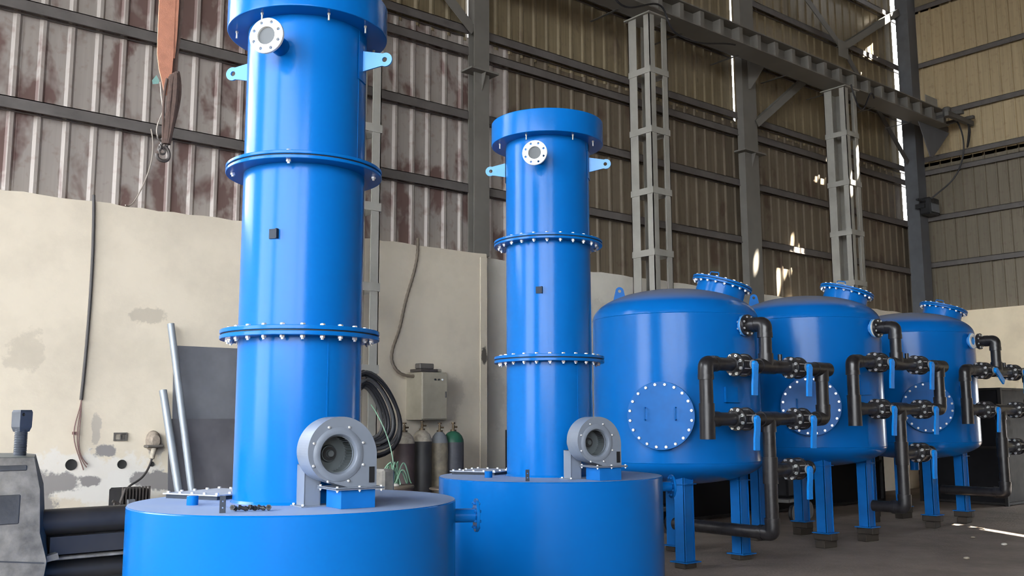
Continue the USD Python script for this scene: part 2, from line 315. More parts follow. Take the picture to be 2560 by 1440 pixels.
# ================================================================== THE SETTING
BW, XR, EAVE = 11.45, 22.3, 15.0           # back sheet plane, right wall plane, eaves height
single('floor', 'dark packed dirt floor of the workshop', 'floor', bx(-10.2, 22.6, -11.6, 11.7, -0.25, 0.0), 'floor', kind='structure', smooth=False)
single('ground', 'unseen yard outside the workshop, darkened to cut bounced light', 'ground', cat(bx(-70, -10.2, -60, 60, -0.3, -0.02), bx(22.6, 90, -60, 60, -0.3, -0.02), bx(-10.2, 22.6, -60, -11.6, -0.3, -0.02), bx(-10.2, 22.6, 11.7, 60, -0.3, -0.02)), 'outside', kind='structure', smooth=False)

wb = thing('wall_back', 'long back wall, cream plaster below and ribbed steel sheets above', 'wall', kind='structure')
def rough_top(x0, x1, y0, y1, z, seed):
    """A plastered wall block with a slightly ragged top edge."""
    r = random.Random(seed); xs = np.arange(x0, x1, 0.18); top = [(x, z + r.uniform(-.012, .012)) for x in xs] + [(x1, z)]
    return prism_y([(x0, 0), (x1, 0)] + top[::-1], y0, y1)
part(wb, 'plaster_wall', rough_top(-10, 8.73, 11.05, 11.40, 4.03, 3), 'plaster_left', smooth=False)
part(wb, 'plaster_wall', rough_top(8.73, XR, 11.35, 11.42, 4.05, 4), 'plaster_right', smooth=False)
part(wb, 'plaster_edge', bx(8.60, 8.73, 11.036, 11.05, 0, 3.98, .004), 'plaster_left', smooth=False)

def sheet_mesh(x0, w, z0, z1, y, pitch=0.29, d=0.038):
    """Ribbed sheet from x0, w wide: narrow ribs stand towards the hall."""
    front = []; n = max(1, round(w / pitch)); p = w / n
    for i in range(n):
        a = x0 + i * p; front += [(a, y), (a + p * .62, y), (a + p * .73, y - d), (a + p * .85, y - d), (a + p * .95, y)]
    front.append((x0 + w, y)); back = [(x, yy + 0.004) for x, yy in front[::-1]]
    e = prism(Polygon(front + back), z1 - z0); e.apply_translation([0, 0, z0]); return e
x = 1.5
GAPS = {8.9: (8.77, 8.83), 15.5: (15.42, 15.475)}
def tiles(x0, x1, z0, z1, m_at, w=0.87):
    n = max(1, round((x1 - x0) / w)); w = (x1 - x0) / n
    for i in range(n):
        part(wb, 'sheet', sheet_mesh(x0 + i * w - .012, w + .024, z0, z1, BW + (0.006 if i % 2 else 0.0) + rnd.uniform(0, .003), d=.027 if x0 + i * w < 9 else .022), m_at(x0 + (i + .5) * w), smooth=False)
tiles(1.5, 21.9, 3.95, 7.52, lambda x: 'sheet_rusty' if x < 9.6 else 'sheet_dull')
for a, b in ((1.5, 8.655), (8.745, 15.35), (15.43, 21.86)):
    tiles(a, b, 7.45, EAVE, lambda x: 'sheet_upper')
part(wb, 'sheet', sheet_mesh(22.14, 0.22, 3.95, EAVE, BW), 'sheet_dull', smooth=False)
part(wb, 'sheet', sheet_mesh(21.9, 0.24, 3.95, 6.35, BW), 'sheet_dull', smooth=False)
part(wb, 'sheet', bx(-10, -3.2, BW, BW + .01, 3.9, EAVE), 'sheet_dull', smooth=False)
part(wb, 'sheet', bx(-3.2, 1.5, BW, BW + .01, 8.6, EAVE), 'sheet_dull', smooth=False)
def girt_x(x0, x1, z, y0=11.30):
    """A Z-section girt along x, its lips towards the hall."""
    return cat(bx(x0, x1, y0, y0 + .012, z - .06, z + .075), bx(x0, x1, y0, 11.43, z + .065, z + .075), bx(x0, x1, 11.40, 11.43, z - .06, z - .05), bx(x0, x1, y0 - .012, y0, z - .06, z - .04))
for z in (5.06, 6.20, 7.22, 7.56, 8.85, 10.1, 11.4, 12.7):
    for a, b in ((-3.2, 8.57), (8.88, 15.28), (15.74, 22.2)):
        part(wb, 'girt', girt_x(a, b, z), 'girt', smooth=False)

wr = thing('wall_right', 'far right end wall of tall ribbed sheets over a cream plaster base', 'wall', kind='structure')
DOOR = (6.0, 7.2, 2.3)
part(wr, 'plaster_wall', cat(bx(XR - .18, XR, DOOR[1], 11.35, 0, 4.05), bx(XR - .18, XR, DOOR[0], DOOR[1], DOOR[2], 4.05), bx(XR - .18, XR, -11.5, DOOR[0], 0, 4.05)), 'plaster_end', smooth=False)
def sheet_right(y1, w, z0, z1, xx, pitch=0.26, d=0.03):
    front = []; n = max(1, round(w / pitch)); p = w / n
    for i in range(n):
        a = y1 - i * p; front += [(xx, a), (xx, a - p * .72), (xx - d, a - p * .78), (xx - d, a - p * .88), (xx, a - p * .94)]
    front.append((xx, y1 - w)); back = [(q + 0.004, yy) for q, yy in front[::-1]]
    e = prism(Polygon(front + back), z1 - z0); e.apply_translation([0, 0, z0]); return e
for i in range(8):
    y1 = 11.42 - i * 1.04
    part(wr, 'sheet', sheet_right(y1 + .015, 1.07, 3.98, 7.72, XR + .02 + (.006 if i % 2 else 0)), 'sheet_end_lower', smooth=False)
    part(wr, 'sheet', sheet_right(y1 + .015, 1.07, 7.64, 11.7, XR + .02 + (.006 if i % 2 else 0)), 'sheet_end_upper', smooth=False)
part(wr, 'sheet', bx(XR + .02, XR + .03, -11.5, 3.15, 3.98, 11.7), 'sheet_dull', smooth=False)
for z in (5.20, 6.32, 7.45, 7.78, 8.85, 10.15, 11.60):
    part(wr, 'girt', cat(bx(XR - .12, XR - .108, -11.5, 11.3, z - .055, z + .065), bx(XR - .12, XR, -11.5, 11.3, z + .055, z + .065)), 'girt', smooth=False)
# torn holes and open laps in the top sheets of the right wall: the sun comes through them
flecks = [(21.10, 11.42, 11.05, .13, .40), (20.85, 11.42, 10.55, .16, .75), (20.58, 11.42, 10.20, .13, .30), (20.12, 11.42, 9.85, .11, .30), (20.38, 11.42, 9.88, .09, .30), (20.03, 11.42, 9.55, .08, .16),
          (20.72, 11.42, 10.05, .06, .10), (18.33, 11.42, 6.98, .16, .30), (18.50, 11.42, 6.80, .10, .42), (18.08, 11.42, 6.50, .16, .38), (18.26, 11.42, 6.52, .05, .22), (18.0, 11.42, 6.24, .09, .14), (17.23, 11.42, 5.28, .13, .34), (17.42, 11.42, 5.13, .08, .06),
          (16.98, 11.42, 4.80, .16, .42), (17.18, 11.42, 4.82, .07, .26), (16.68, 11.42, 4.42, .17, .52), (17.02, 11.33, 4.0, .17, .14), (16.78, 10.15, 6.60, .08, .32), (17.30, 10.15, 6.20, .10, .38), (17.55, 10.15, 6.80, .06, .30), (17.50, 10.15, 6.46, .05, .24)]
holes = []
for fx, fy, fz, fw, fh in flecks:
    t = (XR + .03 - fx) / 4.0; hy, hz = fy - 3.2 * t, fz + 6.3 * t
    w = max(fw * 3.2 / 4, .06) * 1.5; h = max(fh - 6.3 / 4 * fw * .5, .14) * 1.5
    holes.append(affinity.rotate(affinity.scale(Point(hy, hz).buffer(1.0, 12), w / 2, h / 2), rnd.uniform(-6, 6)))
def slit(p, q, w):
    (x0, y0), (x1, y1) = p, q; out = []
    for gx, gy in (p, q):
        t = (XR + .03 - gx) / 4.0; out.append((gy - 3.2 * t, 6.3 * t))
    from shapely.geometry import LineString
    return LineString(out).buffer(w, cap_style=1)
holes.append(slit((14.73, 7.20), (13.6, 5.2), .045)); holes.append(slit((14.55, 8.55), (14.45, 8.25), .04))
gable = Polygon([(-11.5, 11.55), (11.45, 11.55), (11.45, EAVE), (0, 17.3), (-11.5, EAVE)])
top = gable.difference(union_all(holes))
part(wr, 'gable_sheet', prism_x(top, XR + .02, XR + .03), 'sheet_upper', smooth=False)

def wall_with(openings, length, height, along):
    s = sbox(along, 0, along + length, height)
    for a, b, z1 in openings: s = s.difference(sbox(a, -1, b, z1))
    return s
s = Polygon([(-11.5, 0), (11.45, 0), (11.45, EAVE), (0, 17.3), (-11.5, EAVE)]).difference(union_all([sbox(4.2, 1.2, 10.8, 9.6), sbox(-11.3, 2.4, 2.8, 9.6)]))  # low wall under the bays added to hold back low light
single('wall_left', 'unseen left end wall, two wide open bays above a low wall added to cut light', 'wall', prism_x(s, -10.1, -10.0), 'sheet_dull', kind='structure', smooth=False)
s = sbox(-10, 0, XR, EAVE).difference(sbox(-9.6, 2.4, -4.2, 9.4))  # sill under the bay added to keep light off the lower parts
single('wall_front', 'unseen front wall behind the viewer, one open bay over a sill added to cut light', 'wall', prism_y(s, -11.6, -11.5), 'sheet_dull', kind='structure', smooth=False)
single('ceiling', 'pitched ribbed steel roof over the workshop', 'ceiling', cat(prism_x([(11.6, EAVE), (0, 17.3), (0, 17.4), (11.6, EAVE + .1)], -10.3, XR + .2), prism_x([(-11.7, EAVE), (0, 17.3), (0, 17.4), (-11.7, EAVE + .1)], -10.3, XR + .2)), 'sheet_dull', kind='structure', smooth=False)

# ------------------------------------------------------------------ steel columns, crane girder, bracing
def lattice(x0, y0, z1, label, w=0.44, d=0.48, z0=0.0):
    t = thing('lattice_column', label, 'column', (x0, y0, 0))
    a, k = 0.125, 0.012
    for sx in (0, 1):
        for sy in (0, 1):
            X0, Y0 = (0 if sx == 0 else w - a), (0 if sy == 0 else d)
            g = [bx(X0, X0 + a, Y0 if sy == 0 else d - k, k if sy == 0 else d, z0, z1), bx(0 if sx == 0 else w - k, k if sx == 0 else w, 0 if sy == 0 else d - a * (1.45 if sx == 0 else 1), a if sy == 0 else d, z0, z1)]
            part(t, 'angle_post', cat(*g), 'grey_steel', smooth=False)
    for z in np.arange(1.15, z1 - .2, 1.02):
        part(t, 'batten_plate', cat(bx(-.012, w + .012, -.012, 0, z, z + .105), bx(-.012, 0, 0, d, z, z + .105), bx(w, w + .012, 0, d, z, z + .105), bx(0, w, d, d + .012, z, z + .105)), 'grey_steel', smooth=False)
    part(t, 'base_plate', bx(-.1, w + .1, -.1, d + .1, 0, .03, .004), 'grey_steel', smooth=False)
    part(t, 'cap_plate', bx(-.05, w + .05, -.05, d + .05, z1, z1 + .025, .004), 'grey_steel', smooth=False)
    return t
lattice(5.90, 10.2, 8.28, 'grey lattice column behind the nearest tall blue tower')
lattice(11.49, 10.2, 8.28, 'grey lattice column rising behind the nearest domed filter vessel')
lattice(17.24, 10.1, 8.28, 'grey lattice column rising behind the middle domed filter vessel')

def h_column(x0, x1, y0, y1, z0, z1, label, m='column_steel', bracket=None):
    t = thing('steel_column', label, 'column', (x0, y0, 0)); w, d = x1 - x0, y1 - y0
    part(t, 'flange', bx(0, w, 0, .016, z0, z1), m, smooth=False)
    part(t, 'flange', bx(0, w, d - .016, d, z0, z1), m, smooth=False)
    part(t, 'web', bx(w / 2 - .006, w / 2 + .006, .016, d - .016, z0, z1), m, smooth=False)
    part(t, 'side_plate', bx(.0, .012, .016, d - .016, z0 + 3.6, z1), m, smooth=False)
    if bracket:
        z = bracket
        part(t, 'splice_plate', bx(-.14, w + .10, -.12, d, z, z + .03), m, smooth=False)
        part(t, 'stiffener', prism_x([(.0, z), (-.10, z), (0, z - .28)], w / 2 - .006, w / 2 + .006), m, smooth=False)
    return t
c1 = h_column(8.58, 8.87, 11.16, 11.32, 4.03, 14.8, 'grey steel wall column between the two tall towers', bracket=6.86)
c2 = h_column(15.29, 15.73, 11.16, 11.32, 0.0, 14.8, 'grey steel wall column between the two right lattice columns', bracket=6.80)
c3 = h_column(21.80, 22.18, 10.98, 11.30, 0.0, 14.8, 'dark grey corner column beside the bright open slot', m='slate_steel')
part(c2, 'gusset_plate', T(prism_x([(0, 8.75), (-.62, 8.82), (-.62, 8.72), (-.06, 8.12), (0, 8.12)], .19, .205), (0, 0, 0)), 'column_steel', smooth=False)

def strut(p, q, w):
    p, q = np.array(p, float), np.array(q, float); L = np.linalg.norm(q - p)
    a = cat(bx(-w / 2, w / 2, -.006, .006, 0, L), bx(-w / 2, -w / 2 + .01, 0, w * .7, 0, L))
    d = (q - p) / L; side = np.cross([0, 1, 0], d); mm = np.eye(4); mm[:3, 0], mm[:3, 1], mm[:3, 2], mm[:3, 3] = side, (0, 1, 0), d, p
    a.apply_transform(mm); return a
part(c2, 'knee_brace', T(strut((15.70, 11.14, 7.45), (17.35, 10.95, 8.76), .15), (-15.29, -11.16, 0)), 'column_steel', smooth=False)
part(c1, 'knee_brace', T(strut((7.6, 11.2, 8.33), (8.6, 11.2, 7.53), .17), (-8.58, -11.16, 0)), 'column_steel', smooth=False)
xb = thing('cross_brace', 'grey crossing diagonal braces above the crane girder, left of the bright slot', 'brace', (0, 0, 0))
part(xb, 'brace_member', strut((16.6, 11.15, 11.3), (19.1, 11.15, 9.85), .16), 'column_steel', smooth=False)
part(xb, 'brace_member', strut((19.0, 11.17, 9.85), (21.75, 11.17, 11.5), .16), 'column_steel', smooth=False)
part(xb, 'brace_member', strut((19.1, 11.15, 9.85), (21.72, 11.15, 7.68), .14), 'dark_steel', smooth=False)
part(xb, 'joint_plate', bx(18.85, 19.25, 11.13, 11.142, 9.65, 10.05, .004), 'column_steel', smooth=False)

gd = thing('crane_girder', 'long grey runway girder with stiffener plates carried on the lattice columns', 'girder', (0, 0, 0))
GX0, GX1, GY = 5.5, 21.6, 10.05
part(gd, 'bottom_flange', bx(GX0, GX1, GY, GY + .46, 8.305, 8.325), 'column_steel', smooth=False)
part(gd, 'web', bx(GX0, GX1, GY + .20, GY + .215, 8.325, 8.62), 'column_steel', smooth=False)
part(gd, 'top_flange', bx(GX0, GX1, GY - .01, GY + .42, 8.62, 8.64), 'column_steel', smooth=False)
part(gd, 'rail', bx(GX0, GX1, GY + .18, GY + .24, 8.64, 8.70, .01), 'dark_steel', smooth=False)
for i, x in enumerate(np.arange(5.6, 21.6, .545)):
    part(gd, 'stiffener', bx(x, x + .11, GY + .03, GY + .2, 8.325, 8.62, .004), 'column_steel', smooth=False)
for x in np.arange(6.2, 21.5, 1.6):
    part(gd, 'tie_strap', bx(x, x + .05, GY + .40, 11.1, 8.30, 8.306), 'dark_steel', smooth=False)

E = (21.2, 9.9, 8.3)
for nm, g, mm in (('buffer_beam', bx(-.25, 1.0, -.15, -.05, .05, .17, .01), 'dark_steel'), ('buffer_beam', bx(-.25, 1.0, .45, .55, .05, .17, .01), 'dark_steel'),
                  ('end_bracket', prism_y([(-.5, .0), (.95, .0), (.35, -.52), (.05, -.75), (-.05, -.75)], .42, .44), 'slate_steel'), ('buffer', cyl(.09, 0.1, .32, 20, .02), 'dark_steel'),
                  ('cross_member', bx(.2, .32, -.25, .75, .17, .26, .01), 'dark_steel'), ('cross_member', bx(.75, .85, -.25, .75, .17, .24, .01), 'dark_steel'), ('back_plate', bx(.05, .62, .5, .515, .17, .78), 'grey_steel')):
    part(gd, nm, T(g, E), mm, smooth=False)
single('hanging_cable', 'black cable looping down from the crane girder end to the lamp on the corner column', 'cable',
       cat(tube(spline([(21.9, 10.0, 8.45), (21.95, 9.95, 7.6), (21.9, 10.2, 7.1), (21.75, 10.6, 6.75), (21.7, 10.85, 6.5)], 40), .018, 8), tube(spline([(21.9, 9.9, 8.4), (22.05, 9.85, 8.0), (22.1, 9.9, 7.85), (22.15, 9.85, 8.1), (22.1, 9.9, 8.4)], 30), .016, 8)), 'rubber')
single('hanging_cable', 'dark cable drooping along the top of the first lattice column behind the filter vessels', 'cable',
       tube(spline([(10.4, 10.0, 8.32), (11.1, 9.97, 8.22), (11.6, 9.97, 8.30), (11.75, 9.97, 8.05), (12.1, 9.97, 7.93), (12.7, 10.0, 8.0), (13.6, 10.05, 8.22)], 50), .016, 8), 'rubber')
single('hanging_cable', 'dark cable drooping across the head of the lattice column nearest the corner', 'cable',
       tube(spline([(17.3, 9.98, 8.3), (17.42, 9.96, 7.98), (17.6, 9.96, 7.84), (17.78, 9.97, 7.95), (18.3, 10.05, 8.25)], 40), .016, 8), 'rubber')
fl = thing('floodlight', 'dark floodlight bolted low on the corner column', 'lamp', (21.85, 10.78, 6.55))
part(fl, 'housing', bx(-.2, .25, -.14, .14, -.2, .2, .03), 'motor', smooth=False)
part(fl, 'glass', bx(-.16, .21, -.15, -.138, -.15, .05), 'sh_grey', smooth=False)
part(fl, 'bracket', cat(bx(-.26, -.2, -.02, .2, -.05, .05), bx(-.05, .10, .13, .22, -.08, .08), bx(-.55, -.2, -.03, .03, .08, .12)), 'motor', smooth=False)

# ------------------------------------------------------------------ the two scrubber towers
def u(az): return np.array([math.cos(math.radians(az)), math.sin(math.radians(az)), 0.0])
ZB = 1.10
def flange_pair(t, z0, z1, r0, r1, azs, rb, br):
    h = (z1 - z0) / 2; g = .0045
    part(t, 'flange', ring(r0, r1, z0, z0 + h - g, 96, .003), 'blue')
    part(t, 'gasket', ring(r0, r1 - .012, z0 + h - g, z0 + h + g, 96), 'gasket')
    part(t, 'flange', ring(r0, r1, z0 + h + g, z1, 96, .003), 'blue')
    b = hexbolt(br, br * .9, z1 - z0)
    for a in azs:
        part(t, 'bolt', T(rot(b, rnd.uniform(0, 60), [0, 0, 1]), u(a) * rb + [0, 0, z1]), 'bolt')
def scrubber(loc, label, bolts_b):
    t = thing('scrubber_tower', label, 'scrubber', (*loc, 0))
    part(t, 'tank_shell', lathe([(.97, 0), (1.0, 0), (1.0, ZB - .006), (.994, ZB), (.97, ZB), (.97, 0)], 160), 'blue')
    part(t, 'tank_lid', lathe([(.39, ZB - .012), (.99, ZB - .012), (.995, ZB + .002), (.39, ZB + .004)], 160), 'lid', label='dusty lid of the round tank')
    part(t, 'column_section', lathe([(.39, ZB), (.39, 2.11)], 128), 'blue')
    part(t, 'column_section', lathe([(.39, 2.165), (.39, 3.185)], 128), 'blue')
    part(t, 'column_section', lathe([(.39, 3.23), (.39, 4.16)], 128), 'blue')
    part(t, 'weld_fillet', lathe([(.39, ZB + .02), (.404, ZB + .003), (.39, ZB + .001)], 96), 'blue')
    for z0, z1, a in ((ZB + .02, 2.10, 268), (2.17, 3.18, 120), (3.235, 4.14, 300)):
        part(t, 'weld_seam', T(rot(bx(-.004, .004, -.002, .002, z0, z1), a - 90, [0, 0, 1]), u(a) * .3905), 'blue')
    flange_pair(t, 2.106, 2.166, .388, .503, np.arange(0, 360, 15) + 4, .452, .0165)
    flange_pair(t, 3.183, 3.233, .388, .503, bolts_b, .455, .0165)
    part(t, 'cap_drum', lathe([(.388, 4.145), (.515, 4.145), (.522, 4.148), (.525, 4.155), (.525, 4.35), (.520, 4.358), (0, 4.375)], 128), 'blue')
    pin = cat(cyl(.006, -.05, .0, 10), cyl(.010, -.014, 0, 6))
    for a in (12, 66, 102, 156, 204, 258, 294, 348):
        part(t, 'pin', T(pin, u(a) * .462 + [0, 0, 4.146]), 'pin_steel')
    # inlet nozzle
    n = u(217); p = [0, 0, 3.932]
    part(t, 'inlet_pipe', frame_to(lathe([(.057, .36), (.057, .575)], 40), p, n), 'blue')
    disc = lathe([(.056, .565), (.109, .565), (.112, .568), (.112, .585), (.109, .588), (.058, .588), (.056, .583), (.056, .565)], 56)
    for k in range(8):
        a = math.radians(22.5 + 45 * k); hole = T(cyl(.0105, .5, .7, 12), (.087 * math.cos(a), .088 * math.sin(a), 0))
        disc = trimesh.boolean.difference([disc, hole], engine='manifold')
    fl = part(t, 'inlet_flange', frame_to(disc, p, n), 'pale', label='white bolted face of the inlet')
    part(t, 'inlet_bore', frame_to(cyl(.0555, .50, .572, 40), p, n), 'bore')
    # lifting lugs
    lug = Polygon([(.36, -.075), (.50, -.046), (.535, -.040), (.5673, -.040), (.60, .0), (.5673, .040), (.535, .043), (.36, .078)]).union(Point(.553, 0).buffer(.046, 24)).difference(Point(.548, 0).buffer(.017, 16))
    for a in (127, 307):
        g = prism_y(lug, -.007, .007)
        part(t, 'lifting_lug', T(rot(g, a, [0, 0, 1]), (0, 0, 3.945)), 'lug_blue')
        pad = trimesh.intersections.slice_mesh_plane(ring(.389, .399, 3.80, 4.07, 128), -u(a), u(a) * .30)
        pad = ring(.388, .398, 3.81, 4.07, 180); ang = np.degrees(np.arctan2(pad.triangles_center[:, 1], pad.triangles_center[:, 0])); dd = (ang - a + 180) % 360 - 180
        pad.update_faces(np.abs(dd) < 9.5); part(t, 'lug_pad', pad, 'blue')
    # small nameplate bracket, lid fittings
    a = 216; q = frame_to(bx(-.030, .030, -.030, .030, .392, .400), [0, 0, 2.735], u(a)); part(t, 'nameplate', q, 'gasket', smooth=False)
    part(t, 'nameplate_post', frame_to(bx(.022, .030, -.03, .03, .38, .42), [0, 0, 2.735], u(a)), 'gasket', smooth=False)
    part(t, 'lid_stub', T(cyl(.034, ZB, ZB + .058, 28, .003), (-.63, .10, 0)), 'blue')
    part(t, 'sensor_bracket', cat(*[rot(prism_y(Polygon([(-.016, 0), (.016, 0), (.016, .095), (-.016, .095)]).difference(union_all([Point(0, .03).buffer(.005), Point(0, .065).buffer(.005)])), -.003, .003), -35, [0, 0, 1])]), 'gasket', smooth=False)
    t_br = stage.GetPrimAtPath(f'{t.GetPath()}/sensor_bracket'); UsdGeom.Xformable(t_br).AddTranslateOp().Set(Gf.Vec3d(-.70, -.50, ZB))
    # hatch
    hc = np.array([-.25, .62]); hm = cat(bx(-.25, .25, -.24, .24, ZB + .028, ZB + .036))
    R = lambda g: T(rot(g, 22, [0, 0, 1]), (*hc, 0))
    part(t, 'hatch_frame', R(bx(-.235, .235, -.225, .225, ZB, ZB + .026)), 'gasket', smooth=False)
    part(t, 'hatch_cover', R(hm), 'hatch', smooth=False, label='grey bolted hatch plate on the lid')
    hb = hexbolt(.012, .012, .03, nut=False)
    for i in range(5):
        for j in range(5):
            if i in (0, 4) or j in (0, 4):
                part(t, 'hatch_bolt', R(T(hb, (-.225 + i * .1125, -.215 + j * .1075, ZB + .036))), 'bolt')
    # outlet nozzle
    n = u(331); p = [0, 0, .985]
    part(t, 'outlet_pipe', frame_to(lathe([(.044, .95), (.044, 1.14)], 32), p, n), 'blue')
    part(t, 'outlet_flange', frame_to(lathe([(.040, 1.135), (.104, 1.135), (.106, 1.138), (.106, 1.152), (.104, 1.155), (.040, 1.155)], 48), p, n), 'blue')
    for k in range(8):
        a = math.radians(22.5 + 45 * k); part(t, 'flange_bolt', frame_to(T(hexbolt(.010, .009, .022), (.082 * math.cos(a), .082 * math.sin(a), 1.156)), p, n), 'blue_flat')
    return t
S1, S2 = (2.909, 5.615), (5.897, 6.543)
scrubber(S1, 'blue scrubber tower nearest the viewer, its cap cut by the frame', [230, 158, 318, 20, 80])
scrubber(S2, 'blue scrubber tower on a round tank, the farther one with its whole cap in view', np.arange(0, 360, 15) + 2)

def blower(loc, rz, label):
    """Local frame: +x towards the air inlet face, y to the viewer's right, z up from the lid."""
    t = thing('centrifugal_blower', label, 'blower', loc, rz)
    H = .105                                             # duct height
    box = cat(bx(-.105, .105, -.105, .105, 0, H))
    part(t, 'duct', box, 'blue_flat', smooth=False, label='blue square duct under the blower')
    part(t, 'duct_flange', bx(-.135, .135, -.15, .15, H, H + .005), 'blower', smooth=False)
    part(t, 'outlet_flange', bx(-.135, .135, -.15, .15, H + .009, H + .014), 'blower', smooth=False)
    part(t, 'gasket', bx(-.135, .135, -.15, .15, H + .005, H + .009), 'gasket', smooth=False)
    for sy, sx in ((-1, 1), (0, 1), (1, 1), (-1, -1), (1, -1), (0, -1)):
        part(t, 'flange_bolt', T(hexbolt(.008, .008, .014), (sx * .120, sy * .136, H + .014)), 'bolt')
    ic = np.array([-.118, H + .20])                       # inlet centre (y, z)
    pts = []
    for a in np.linspace(-75, 270 - 0, 60):               # scroll, clockwise growth seen from the inlet
        pass
    ang = np.linspace(250, 0, 56)
    rr = .158 + (.236 - .158) * ((250 - ang) / 250) ** 1.05
    pts = [(ic[0] + r * math.cos(math.radians(a)), ic[1] + r * math.sin(math.radians(a))) for a, r in zip(ang, rr)]
    yR = pts[-1][0]
    outline = Polygon([(-.06, H + .018)] + pts + [(yR, H + .018)])
    if not outline.is_valid: outline = outline.buffer(0)
    W0, W1 = -.085, .085
    shell = prism_x(outline.buffer(.004, join_style=1), W0, W1)
    core = prism_x(outline.buffer(-.004), W0 + .004, W1 - .004)
    hole = frame_to(cyl(.118, -.02, .05, 56), (W1 - .02, *ic), (1, 0, 0))
    shell = trimesh.boolean.difference([shell, core, hole], engine='manifold')
    part(t, 'scroll_housing', shell, 'blower', smooth=28)
    C = lambda g: frame_to(g, (0, *ic), (1, 0, 0))
    part(t, 'inlet_ring', C(lathe([(.150, .083), (.152, .089), (.140, .094), (.126, .097), (.114, .094), (.107, .085), (.104, .070), (.102, .045), (.105, .045), (.110, .08)], 64)), 'blower')
    for k in range(8):
        a = math.radians(22.5 + 45 * k); part(t, 'screw', C(T(lathe([(0, .0), (.0085, 0), (.0085, .005), (.005, .009), (0, .010)], 10), (.163 * math.cos(a), .163 * math.sin(a), .088))), 'bolt')
    blades = []
    for k in range(40):
        a = 360 / 40 * k; blades.append(rot(T(rot(bx(-.0015, .0015, -.011, .011, -.065, .066), 35, [0, 0, 1]), (.112, 0, 0)), a, [0, 0, 1]))
    part(t, 'impeller', C(cat(*blades, ring(.098, .124, -.068, -.063, 48), ring(.100, .124, .062, .067, 48), cyl(.115, -.070, -.064, 40))), 'impeller', smooth=False)
    part(t, 'hub', C(lathe([(0, -.02), (.018, -.02), (.020, -.024), (.020, -.045), (.045, -.05), (.052, -.064), (0, -.064)], 32)), 'impeller')
    part(t, 'hub_washer', C(ring(.024, .040, -.05, -.040, 32)), 'motor')
    part(t, 'nameplate', bx(W1 + .003, W1 + .006, yR - .045, yR - .012, H + .035, H + .125), 'black', smooth=False, label='small black label plate')
    part(t, 'motor', C(cat(lathe([(0, -.30), (.05, -.30), (.066, -.285), (.070, -.26), (.070, -.11), (.075, -.10), (.075, -.09), (0, -.09)], 36), *[rot(bx(.062, .080, -.002, .002, -.26, -.12), 15 * k, [0, 0, 1]) for k in range(24)])), 'motor', smooth=False)
    st = cat(bx(-.155, -.150, ic[0] - .075, ic[0] + .025, .006, .24), bx(-.27, -.150, ic[0] - .075, ic[0] - .070, .006, .24), bx(-.27, -.150, ic[0] + .020, ic[0] + .025, .006, .24), bx(-.27, -.150, ic[0] - .075, ic[0] + .025, .235, .24))
    part(t, 'motor_stand', T(st, (0, -.03, 0)), 'blower', smooth=False)
    part(t, 'stand_foot', T(bx(-.29, -.115, ic[0] - .105, ic[0] + .10, 0, .006), (0, -.03, 0)), 'blower', smooth=False)
    for sx, sy in ((-.13, -.09), (-.13, .08), (-.275, -.09), (-.275, .08)):
        part(t, 'stand_bolt', T(hexbolt(.009, .010, .005, nut=False), (sx, ic[0] + sy - .03, .007)), 'bolt')
    return t
blower((S1[0] + .005, S1[1] - .655, ZB + .004), 264, 'grey centrifugal blower on the lid of the nearest scrubber tank')
blower((S2[0] - .125, S2[1] - .80, ZB + .004), 258, 'grey centrifugal blower on the lid of the farther scrubber tank, its black motor showing')

lf = thing('cable_gland', 'small black threaded fittings in a short heap on the nearest tank lid', 'fittings', (2.30, 5.12, ZB + .004))
for i, (dx, dy, rz, L) in enumerate(((.0, .05, 40, .05), (.035, .01, -20, .055), (.085, -.005, 10, .05), (.12, -.04, -35, .045), (.155, -.055, 65, .04))):
    g = cat(rod((-L / 2, 0, 0), (L / 2, 0, 0), .010, 12), rod((-L / 2, 0, 0), (-L / 4, 0, 0), .016, 6), rod((L * .1, 0, 0), (L * .35, 0, 0), .014, 10))
    part(lf, 'fitting', T(rot(rot(g, 12, [0, 1, 0]), rz, [0, 0, 1]), (dx, dy, .0165)), 'motor')

# ------------------------------------------------------------------ the three filter vessels and their pipework
RV, HV, HD, HB = .971, 1.637, .37, .27
def flanged_cover(t, p, n, r, neck_r, neck, nb, names, br=.0180):
    """Neck, flange and bolted cover, standing at p along n."""
    F = lambda g: frame_to(g, p, n)
    part(t, names + '_neck', F(lathe([(neck_r, -neck), (neck_r, 0)], 72)), 'blue')
    part(t, names + '_flange', F(ring(neck_r - .01, r, -.001, .022, 72, .003)), 'blue')
    part(t, names + '_gasket', F(ring(neck_r, r - .01, .022, .029, 64)), 'gasket')
    cv = part(t, names + '_cover', F(cyl(r, .029, .052, 72, .003)), 'blue_flat')
    b = hexbolt(br, .013, .053)
    for k in range(nb):
        a = 2 * PI * (k + .5) / nb
        part(t, names + '_bolt', F(T(rot(b, rnd.uniform(0, 60), [0, 0, 1]), ((r - .03) * math.cos(a), (r - .03) * math.sin(a), .052))), 'bolt')
    return cv, F
